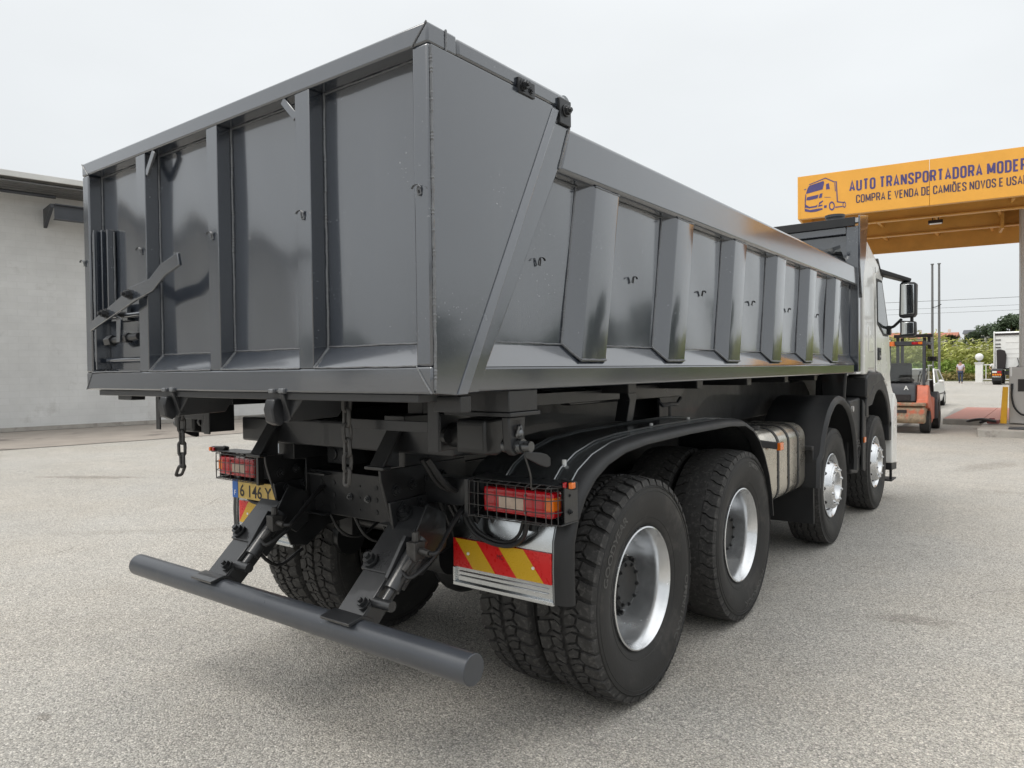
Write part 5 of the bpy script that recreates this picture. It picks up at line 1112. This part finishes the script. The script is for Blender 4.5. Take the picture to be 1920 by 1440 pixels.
vs += [(-.76, 1.0, .92), (.76, 1.0, .92), (-.76, 3.8, .94), (.76, 3.8, .94)]
MB().add(vs, [(0, 1, 3, 2), (4, 5, 7, 6), (6, 7, 9, 8)]).build('glasshouse', 'glass', CR); MB().add([(-.60, 1.70, 1.42), (.60, 1.70, 1.42), (.60, 2.4, 1.485), (-.60, 2.4, 1.485), (.58, 3.3, 1.425), (-.58, 3.3, 1.425)], [(0, 1, 2, 3), (3, 2, 4, 5)]).build('roof_panel', 'white_paint', CR)
for s in (1, -1):
    MB().add([(s*.74, 1.0, .92), (s*.61, 1.70, 1.42), (s*.61, 2.4, 1.48), (s*.59, 3.3, 1.42), (s*.74, 3.8, .94)], [(0, 1, 2, 3, 4)]).build('side_window', 'glass', CR)
    m = MB()
    for p0, p1 in (((s*.75, .98, .92), (s*.62, 1.70, 1.43)), ((s*.62, 1.70, 1.43), (s*.60, 3.3, 1.43)), ((s*.745, 2.25, .93), (s*.625, 2.25, 1.46)), ((s*.60, 3.3, 1.43), (s*.74, 3.8, .93))): m.beam(p0, p1, .05, .05)
    m.build('pillar', 'white_paint', CR)
    m = MB(); m.sphere((s*.93, 1.25, 1.0), .10, 12, (1, .6, .7)); m.build('wing_mirror', 'white_paint', CR)
    MB().box(*sorted((s*.845, s*.855)), .9, 3.2, .50, .54).build('door_strip', 'print_black', CR)
    for y in (.75, 3.15):
        m = MB(); m.lathe([(-.09, .17), (-.10, .25), (-.08, .30), (.08, .30), (.10, .25), (.09, .17)], 28); o = m.build('wheel', 'rubber', CR, smooth=45); o.location = (s*.76, y, .30); o.rotation_euler = (0, 0, 0 if s > 0 else R(180))
        MB().lathe([(.085, .18), (.095, .16), (.08, .06), (.09, .0001)], 18).build('hub_cap', 'rim_silver', o)
    MB().box(*sorted((s*.40, s*.68)), -.02, .10, .58, .70).build('headlamp', 'clear_glass', CR, bevel=.02)
MB().box(-.45, .45, -.015, .05, .34, .42).build('bumper_grille', 'print_black', CR); MB().box(-.26, .26, -.022, -.016, .45, .56).build('number_plate', 'sign_white', CR)

# ================================================================== white tractor unit far right
TU = empty('tractor_unit', (.25, 59.3, gz(59.3)), R(-1)); tag(TU, 'white tractor unit without trailer parked by the gate', 'truck')
MB().box(-1.22, 1.22, 2.3, 4.4, 1.05, 3.82).build('cab', 'white_paint', TU, bevel=.10, seg=3)
MB().prism([(2.2, 1.2), (2.2, 3.80), (2.32, 3.86), (2.32, 1.2)], 'x', -1.24, -1.16).build('side_deflector', 'white_paint', TU, bevel=.02); MB().prism([(2.2, 1.2), (2.2, 3.80), (2.32, 3.86), (2.32, 1.2)], 'x', 1.16, 1.24).build('side_deflector', 'white_paint', TU, bevel=.02)
MB().box(-1.16, 1.16, 2.22, 2.298, 3.56, 3.70).build('roof_gap_shade', 'print_black', TU)  # solid black bar stands in for the shade of a gap
for z in (3.2, 2.9, 2.66): MB().box(-1.12, -.80, 2.24, 2.299, z, z+.06).build('deflector_hinge', 'print_black', TU)
for z in (2.55, 2.2, 1.9, 3.0): MB().box(-.50, 1.1, 2.285, 2.2995, z, z+.02).build('panel_swage', 'grey_panel', TU)
m = MB(); m.prism([(-1.02, 1.1), (-1.05, 2.5), (-.85, 2.55), (-.55, 2.45), (-.45, 2.1), (-.52, 1.1)], 'y', 2.1, 2.299); m.build('air_intake', 'print_black', TU, bevel=.04)
m = MB()
for s in (1, -1): m.box(*sorted((s*.38, s*.45)), .1, 5.0, .72, 1.0)
m.box(-.45, .45, .3, .42, .70, 1.0); m.build('frame', 'chassis', TU)
m = MB(); m.cyl((0, 1.35, 1.08), (0, 1.35, 1.18), .48, 24); m.build('fifth_wheel', 'chassis', TU)
for s in (1, -1):
    for y in (1.05, 4.0):
        o = MB().lathe([(-.25, .28), (-.27, .42), (-.24, .51), (.24, .51), (.27, .42), (.25, .28), (.10, .26), (.08, .0001)], 28).build('wheel', 'rubber', TU, smooth=45); o.location = (s*.92, y, .51); o.rotation_euler = (0, 0, 0 if s > 0 else R(180))
    P = [(.28, .62), (.34, 1.0)]+[(1.05+.66*math.cos(R(t)), .56+.60*math.sin(R(t))) for t in range(140, 20, -20)]+[(1.75, .8)]; Q = offs(P, .03)
    n = len(P); MB().add([(s*x, y, z) for x in (.58, 1.24) for y, z in P]+[(s*x, y, z) for x in (.58, 1.24) for y, z in Q], [(i, i+1, n+i+1, n+i) for i in range(n-1)]+[(2*n+i, 3*n+i, 3*n+i+1, 2*n+i+1) for i in range(n-1)]+[(n+i, n+i+1, 3*n+i+1, 3*n+i) for i in range(n-1)]+[(i, 2*n+i, 2*n+i+1, i+1) for i in range(n-1)]).build('mudguard', 'black_plastic', TU)
    MB().box(*sorted((s*.55, s*1.22)), .18, .26, .72, 1.02).build('lamp_bar', 'black_plastic', TU)
    MB().box(*sorted((s*.62, s*.88)), .155, .179, .86, .98).build('tail_lamp', 'lamp_red', TU); MB().box(*sorted((s*.89, s*1.16)), .155, .179, .86, .98).build('tail_lamp', 'lamp_red' if s > 0 else 'sign_white', TU)
    HB2 = MB().box(*sorted((s*.60, s*1.16)), .16, .178, .66, .80).build('hazard_board', 'sign_red', TU)
    m = MB()
    for k in range(4): u = s*(.62+.14*k); m.add([(u, .158, .66), (u+s*.07, .158, .66), (u+s*.12, .158, .80), (u+s*.05, .158, .80)], [(0, 1, 2, 3)])
    m.build('hazard_stripe', 'sign_yellow', TU)
    MB().box(*sorted((s*.58, s*1.18)), .19, .22, .30, .62).build('mud_flap', 'black_plastic', TU)
vs, fs = text_fit('RENAULT', .5, .09, .02); MB().add([(-1.14+v.x, .187, .54+v.y) for v in vs], fs).build('flap_lettering', 'sign_white', TU, joined=True)
m = MB()
for k in range(3): m.tube(sm([(.2+.1*k, 2.2, 1.9), (.3+.1*k, 1.9, 1.4), (.1+.1*k, 1.7, 1.2), (.0, 1.9, 1.05)]), .03, 6)
m.build('suzi_hose', 'hose', TU)

# ================================================================== gate pillar, railing, poles, wires
pg = gz(66)
GPi = MB().box(-2.42, -1.92, 66, 66.5, pg-.1, pg+1.50).build('gate_pillar', 'white_paint', None, bevel=.02); tag(GPi, 'white gate pillar with a round globe lamp on top', 'pillar')
MB().box(-2.48, -1.86, 65.94, 66.56, pg+1.501, pg+1.58).build('pillar_cap', 'white_paint', GPi, bevel=.01)
m = MB(); m.cyl((-2.17, 66.25, pg+1.581), (-2.17, 66.25, pg+1.75), .09, 12); m.build('lamp_stem', 'pole_grey', GPi); m = MB(); m.sphere((-2.17, 66.25, pg+2.02), .29, 20); m.build('globe_lamp', 'white_paint', GPi)
RA = empty('railing', (0, 66.2, pg)); tag(RA, 'white painted railing between gate pillar and tractor unit', 'railing')
MB().box(-1.91, 6, 0, .06, 1.36, 1.44).build('top_rail', 'white_paint', RA); MB().box(-1.91, 6, .0, .06, .20, .28).build('bottom_rail', 'white_paint', RA)
for k in range(18): MB().box(-1.75+.42*k, -1.69+.42*k, .015, .045, .281, 1.359).build('baluster', 'white_paint', RA)
for x, lab in ((-2.83, 'slim grey flagpole behind the forklift with a dark strap tied round it'), (-2.50, 'slim bare grey flagpole behind the forklift, the one closer to the gate pillar')):
    z = gz(45); m = MB(); m.cyl((x, 45, z), (x, 45, 7.25), .075, 14, r2=.055); P_ = m.build('flagpole', 'pole_grey', None); tag(P_, lab, 'pole', 'pair of flagpoles')
    m = MB(); m.cyl((x, 45, 7.25), (x, 45, 7.30), .09, 12); m.build('pole_cap', 'pole_grey', P_)
    if x < -2.6: m = MB(); m.tube([(x, 44.93, 4.85), (x+.16, 44.9, 4.86), (x+.45, 44.9, 5.0)], .02, 6); m.build('pole_strap', 'hose', P_)
for k, (za, zb2, lab) in enumerate(((10.4, 8.9, 'topmost and thickest of the overhead wires crossing behind the flagpoles'), (9.4, 7.9, 'middle overhead wire crossing behind the flagpoles'), (8.7, 7.4, 'lowest overhead wire crossing behind the flagpoles'))):
    m = MB(); pts = []
    for i in range(21):
        t = i/20; x = -75+85*t; pts.append((x, 110, za+(zb2-za)*(x+16)/15*.9 if False else za-(za-zb2)*((x+17)/16) * .35-.6*math.sin(math.pi*t)+.45))
    m.tube(pts, .026 if k == 0 else .017, 5); tag(m.build('overhead_wire', 'hose', None), lab, 'wire', 'overhead wires')

# ================================================================== people
def skin_mesh(name, mat, verts, edges, rad, par, lv=2):
    me = bpy.data.meshes.new(name); me.from_pydata(verts, edges, []); me.materials.append(MATS[mat]); o = bpy.data.objects.new(name, me); C.objects.link(o); o.parent = par
    mo = o.modifiers.new('skin', 'SKIN'); mo.use_smooth_shade = True
    if not me.skin_vertices: pass
    sv = me.skin_vertices[0].data
    for i, r in enumerate(rad): sv[i].radius = (r, r) if not isinstance(r, tuple) else r; sv[i].use_root = (i == 0)
    sb = o.modifiers.new('sub', 'SUBSURF'); sb.levels = 1; sb.render_levels = lv
    return o
def person(loc, rz, label, shirt, pants, arm_up):
    P = empty('person', loc, rz); tag(P, label, 'person')
    # joints, facing -y, mid stride
    J = dict(pel=(0, 0, .95), sp=(0, -.01, 1.15), ch=(0, -.01, 1.36), nk=(0, -.02, 1.50), hd=(0, -.03, 1.60), tp=(0, -.03, 1.70),
             sl=(.19, 0, 1.42), el=(.25, .04, 1.15), wl=(.24, -.06, .92), fl=(.235, -.09, .83), sr=(-.19, 0, 1.42), er=(-.26, .02, 1.15), wr=(-.25, .03, .92), fr=(-.245, .03, .83),
             hl=(.10, 0, .90), kl=(.115, -.08, .50), al=(.11, -.06, .08), tl=(.12, -.22, .03), hr=(-.10, 0, .90), kr=(-.10, -.02, .50), ar=(-.10, .10, .09), tr=(-.11, -.04, .03))
    if arm_up: J['el'] = (.30, -.12, 1.20); J['wl'] = (.16, -.26, 1.38); J['fl'] = (.10, -.28, 1.45)
    if arm_up: J['er'] = (-.34, .05, 1.18); J['wr'] = (-.24, -.10, 1.02); J['fr'] = (-.18, -.12, 1.0)
    rad = dict(pel=(.15, .11), sp=(.145, .105), ch=(.17, .115), nk=.058, hd=(.078, .095), tp=(.06, .07), sl=.07, el=.045, wl=.03, fl=(.03, .018), sr=.07, er=.045, wr=.03, fr=(.03, .018), hl=.09, kl=.06, al=.042, tl=(.04, .03), hr=.09, kr=.06, ar=.042, tr=(.04, .03))
    E_ = [('pel', 'sp'), ('sp', 'ch'), ('ch', 'nk'), ('nk', 'hd'), ('hd', 'tp'), ('ch', 'sl'), ('sl', 'el'), ('el', 'wl'), ('wl', 'fl'), ('ch', 'sr'), ('sr', 'er'), ('er', 'wr'), ('wr', 'fr'), ('pel', 'hl'), ('hl', 'kl'), ('kl', 'al'), ('al', 'tl'), ('pel', 'hr'), ('hr', 'kr'), ('kr', 'ar'), ('ar', 'tr')]
    def part(name, mat, keys, k, edit=None):
        keys = [q for q in J if q in keys]; ix = {q: i for i, q in enumerate(keys)}; Jn = dict(J)
        if edit: Jn.update(edit)
        rr_ = [tuple(x*k for x in (rad[q] if isinstance(rad[q], tuple) else (rad[q], rad[q]))) for q in keys]
        return skin_mesh(name, mat, [Jn[q] for q in keys], [(ix[a], ix[b]) for a, b in E_ if a in ix and b in ix], rr_, P)
    part('body', 'skin', list(J), 1.)
    lerp = lambda a, b, t: tuple(a[i]+(b[i]-a[i])*t for i in range(3))
    part('shirt', shirt, ['pel', 'sp', 'ch', 'sl', 'el', 'sr', 'er'], 1.16, {'el': lerp(J['sl'], J['el'], .75), 'er': lerp(J['sr'], J['er'], .75)})
    part('trousers', pants, ['pel', 'hl', 'kl', 'al', 'hr', 'kr', 'ar'], 1.2, {'pel': (0, 0, .96)})
    part('shoe', 'shoe', ['al', 'tl'], 1.15); part('shoe', 'shoe', ['ar', 'tr'], 1.15)
    m = MB(); m.sphere((0, -.012, 1.655), .098, 14, (.9, 1.0, .95)); m.build('hair', 'hair', P)
    m = MB(); m.sphere((0, -.125, 1.60), .016, 8, (.8, 1, 1.2)); m.build('nose', 'skin', P)
    return P
person((-3.16, 63.3, gz(63.3)), R(-8), 'man in pale lilac shirt and blue jeans walking across the yard', 'shirt_lilac', 'jeans', False)
person((-1.0, 63.5, gz(63.5)), R(30), 'person in white top holding a raised hand behind the tractor unit', 'shirt_white', 'jeans', True)

# ================================================================== vegetation, hill, houses
hm = MB(); xs = [-500, -200, -80, -40, -10, 20, 60, 200, 500]; ysh = [(88, .2), (110, 1.2), (140, 3.4), (170, 4.6), (230, 7), (400, 14), (900, 20)]
hm.add([(x, y, z+(.8*math.sin(x*.05+y*.03) if y > 100 else 0)-(0.4 if y < 90 else 0)) for y, z in ysh for x in xs], [(j*9+i, j*9+i+1, j*9+10+i, j*9+9+i) for j in range(6) for i in range(8)])
tag(hm.build('hillside', 'grass', None, smooth=80), None, None, kind='structure')
MB().add([(-120, 71.5, .225), (-6, 70.2, .22), (-2.4, 69.4, .215), (44, 69.4, .215), (44, 92, .36), (-120, 92, .36)], [(0, 1, 2, 3, 4, 5)]).build('verge', 'grass', None)['kind'] = 'structure'
def blades(name, mat, n, xr, yr, zf, hf, w, lab, cat, droop=.5, leaves=7, seed=1):
    random.seed(seed); vs = []; fs = []
    def quad(a, b, wd, nrm):
        s_ = (b-a).cross(nrm).normalized()*wd; o = len(vs); mid = (a+b)/2+Vector((0, 0, .12*(b-a).length))
        vs.extend([a, mid+s_, mid-s_, b]); fs.extend([(o, o+1, o+2), (o+1, o+3, o+2)])
    for i in range(n):
        x = random.uniform(*xr); y = random.uniform(*yr); z = zf(x, y); h = hf(x, y)*random.uniform(.6, 1.08)
        lean = Vector((random.gauss(0, .22), random.gauss(0, .15), 1)).normalized(); base = Vector((x, y, z))
        for k in range(leaves):
            t = random.uniform(.15, 1.); a = base+lean*h*t; d_ = Vector((random.gauss(0, 1), random.gauss(0, 1), random.uniform(-.2, .9))).normalized(); ln = random.uniform(.35, .8)*w[1]
            quad(a, a+d_*ln+Vector((0, 0, -droop*ln*.4)), w[0]*random.uniform(.6, 1.2), Vector((random.random(), random.random(), random.random())))
    me = bpy.data.meshes.new(name); me.from_pydata(vs, [], fs); me.materials.append(MATS[mat]); o = bpy.data.objects.new(name, me); C.objects.link(o); tag(o, lab, cat, kind='stuff'); return o
g0 = lambda x, y: .22
hx = lambda x, y: 3.7+.55*math.sin(x*.55)+.35*math.sin(x*1.7+1)+.07*(y-76)
blades('cane_thicket', 'leaf_cane', 4500, (-34, 42), (75.5, 84), g0, hx, (.075, 1.5), 'tall pale green cane thicket beyond the far edge of the yard', 'thicket', leaves=9, seed=4)
blades('scrub', 'leaf_bush', 2900, (-34, 42), (72.5, 76), g0, lambda x, y: 1.4+.4*math.sin(x*.8), (.09, .8), 'low bright green scrub in front of the cane thicket', 'scrub', leaves=9, seed=5)
blades('dry_grass', 'leaf_dry', 2200, (-34, 42), (71.0, 73.4), g0, lambda x, y: .7, (.05, .8), 'dry yellow grass along the edge of the yard', 'grass', leaves=7, seed=6)
def tree_meshes(seed, n=2600, cone=False, leaf=.22):
    random.seed(seed); tm_ = MB(); tm_.tube([(0, 0, -.2), (.05, 0, 1.2), (-.04, .06, 2.6), (.0, .05, 4.2)], .2, 8, rf=lambda i: (.24, .19, .15, .08)[i]); cl = []
    for k in range(11):
        a = random.uniform(0, 6.28); r = random.uniform(.6, 2.2); z = random.uniform(2.8, 5.6)-r*.25; c = Vector((r*math.cos(a), r*math.sin(a), z)); cl.append((c, random.uniform(.8, 1.35)))
        tm_.tube([(0, .03, 2.0+.12*k), (c.x*.5, c.y*.5, (2.2+.12*k+c.z)/2), tuple(c)], .06, 5, rf=lambda i: (.085, .05, .02)[i])
    cl.append((Vector((0, 0, 5.4)), 1.2)); vs = []; fs = []
    for i in range(n):
        c, r = random.choice(cl); d_ = Vector((random.gauss(0, 1), random.gauss(0, 1), random.gauss(0, .8))).normalized()*r*random.uniform(.35, 1.08)**.6
        p_ = c+d_; a = Vector((random.gauss(0, 1), random.gauss(0, 1), random.gauss(0, 1))).normalized(); b = a.orthogonal().normalized(); s_ = leaf*random.uniform(.6, 1.3); o = len(vs)
        vs.extend([p_-a*s_, p_+b*s_*.6, p_+a*s_, p_-b*s_*.6]); fs.append((o, o+1, o+2, o+3))
    return tm_, vs, fs
PROTO = []
for sd in (21, 22):
    tm_, vs, fs = tree_meshes(sd); tr = empty('tree'); tm_.build('trunk', 'bark', tr)
    me = bpy.data.meshes.new('crown'); me.from_pydata(vs, [], fs); me.materials.append(MATS['leaf_tree']); o = bpy.data.objects.new('crown', me); C.objects.link(o); o.parent = tr; PROTO.append(tr)
used = [False, False]
def tree(k, loc, sc, label, group, rz=0.):
    if used[k]: t = copy_tree(PROTO[k])
    else: t = PROTO[k]; used[k] = True
    t.location = loc; t.scale = sc; t.rotation_euler = (0, 0, rz); tag(t, label, 'tree', group); return t
HT = [((-3.6, 148, 3.6), 1.0, 'tall dark tree on the hill behind the white tractor unit'), ((-6.4, 150, 3.6), .82, 'dark hill tree rising beside the tractor unit roof'), ((-9.2, 152, 4.0), .55, 'small dark hill tree below the grey roofed house'),
      ((-12.6, 150, 4.0), .48, 'rounded small hill tree between grey roofed house and flagpoles'), ((-.2, 146, 3.4), 1.05, 'dark hill tree hidden mostly by the pump column'), ((-15.4, 152, 4.0), .32, 'tiny pointed tree between the red roofs and the grey roofed house')]
for i, (l_, s_, lab) in enumerate(HT): tree(i % 2, l_, (s_*1.1, s_*1.1, s_), lab, 'trees on the hill', i*1.3)
def house(name, loc, w, dpt, h, roof, lab):
    H = empty(name, loc); tag(H, lab, 'house')
    MB().box(-w/2, w/2, 0, dpt, -1.5, h).build('wall', 'house_wall', H); m = MB(); m.prism([(-.3, h), (dpt/2, h+dpt*.17), (dpt+.3, h)], 'x', -w/2-.3, w/2+.3); rf = m.build('roof', roof, H)
    MB().box(w*.2, w*.2+.5, dpt*.45, dpt*.45+.5, h+.3, h+dpt*.17+.7).build('chimney', 'house_wall', rf)
    for k in range(max(2, int(w/2.5))):
        x = -w/2+.9+k*(w-1.8)/max(1, int(w/2.5)-1)-.45; wi = MB().box(x, x+.9, -.04, -.001, h-1.6, h-.5).build('window', 'glass', H); MB().box(x-.08, x+.98, -.07, -.001, h-1.70, h-1.61).build('sill', 'white_paint', wi)
house('house', (-10.0, 165, 6.0), 3.8, 5, 1.6, 'fork_grey', 'white house with grey roof on the hill above the thicket')
house('house', (-20.5, 160, 5.5), 5.5, 6, 1.3, 'roof_tile', 'wide red roofed house on the hill between mirror and flagpoles')
house('house', (-16.8, 172, 6.0), 5.5, 7, 1.2, 'roof_tile', 'narrow red roofed house on the hill just past the flagpoles')
house('house', (-27, 165, 5.8), 7, 6, 1.6, 'roof_tile', 'red roofed house on the hill partly behind the cab mirror')
# trees round the rest of the yard, seen only as reflections in the paint
random.seed(31)
ring = [(-46, -26), (-38, -32), (-30, -38), (-20, -40), (-12, -43), (-3, -41), (6, -44), (15, -40), (25, -38), (33, -30), (40, -20), (42, -10), (44, 0), (43, 9), (47, 18), (46, 28), (34, 34), (27, 37), (21, 39), (40, 31), (30, 42)]
for i, (x, y) in enumerate(ring):
    s_ = random.uniform(.50, .80); tree(i % 2, (x*1.75, y*1.75, gz(y*1.75)), (s_*3.2, s_*3.2, s_*1.75), 'dark tree at the yard edge, mirrored in the glossy body paint', 'trees around the yard', random.uniform(0, 6))
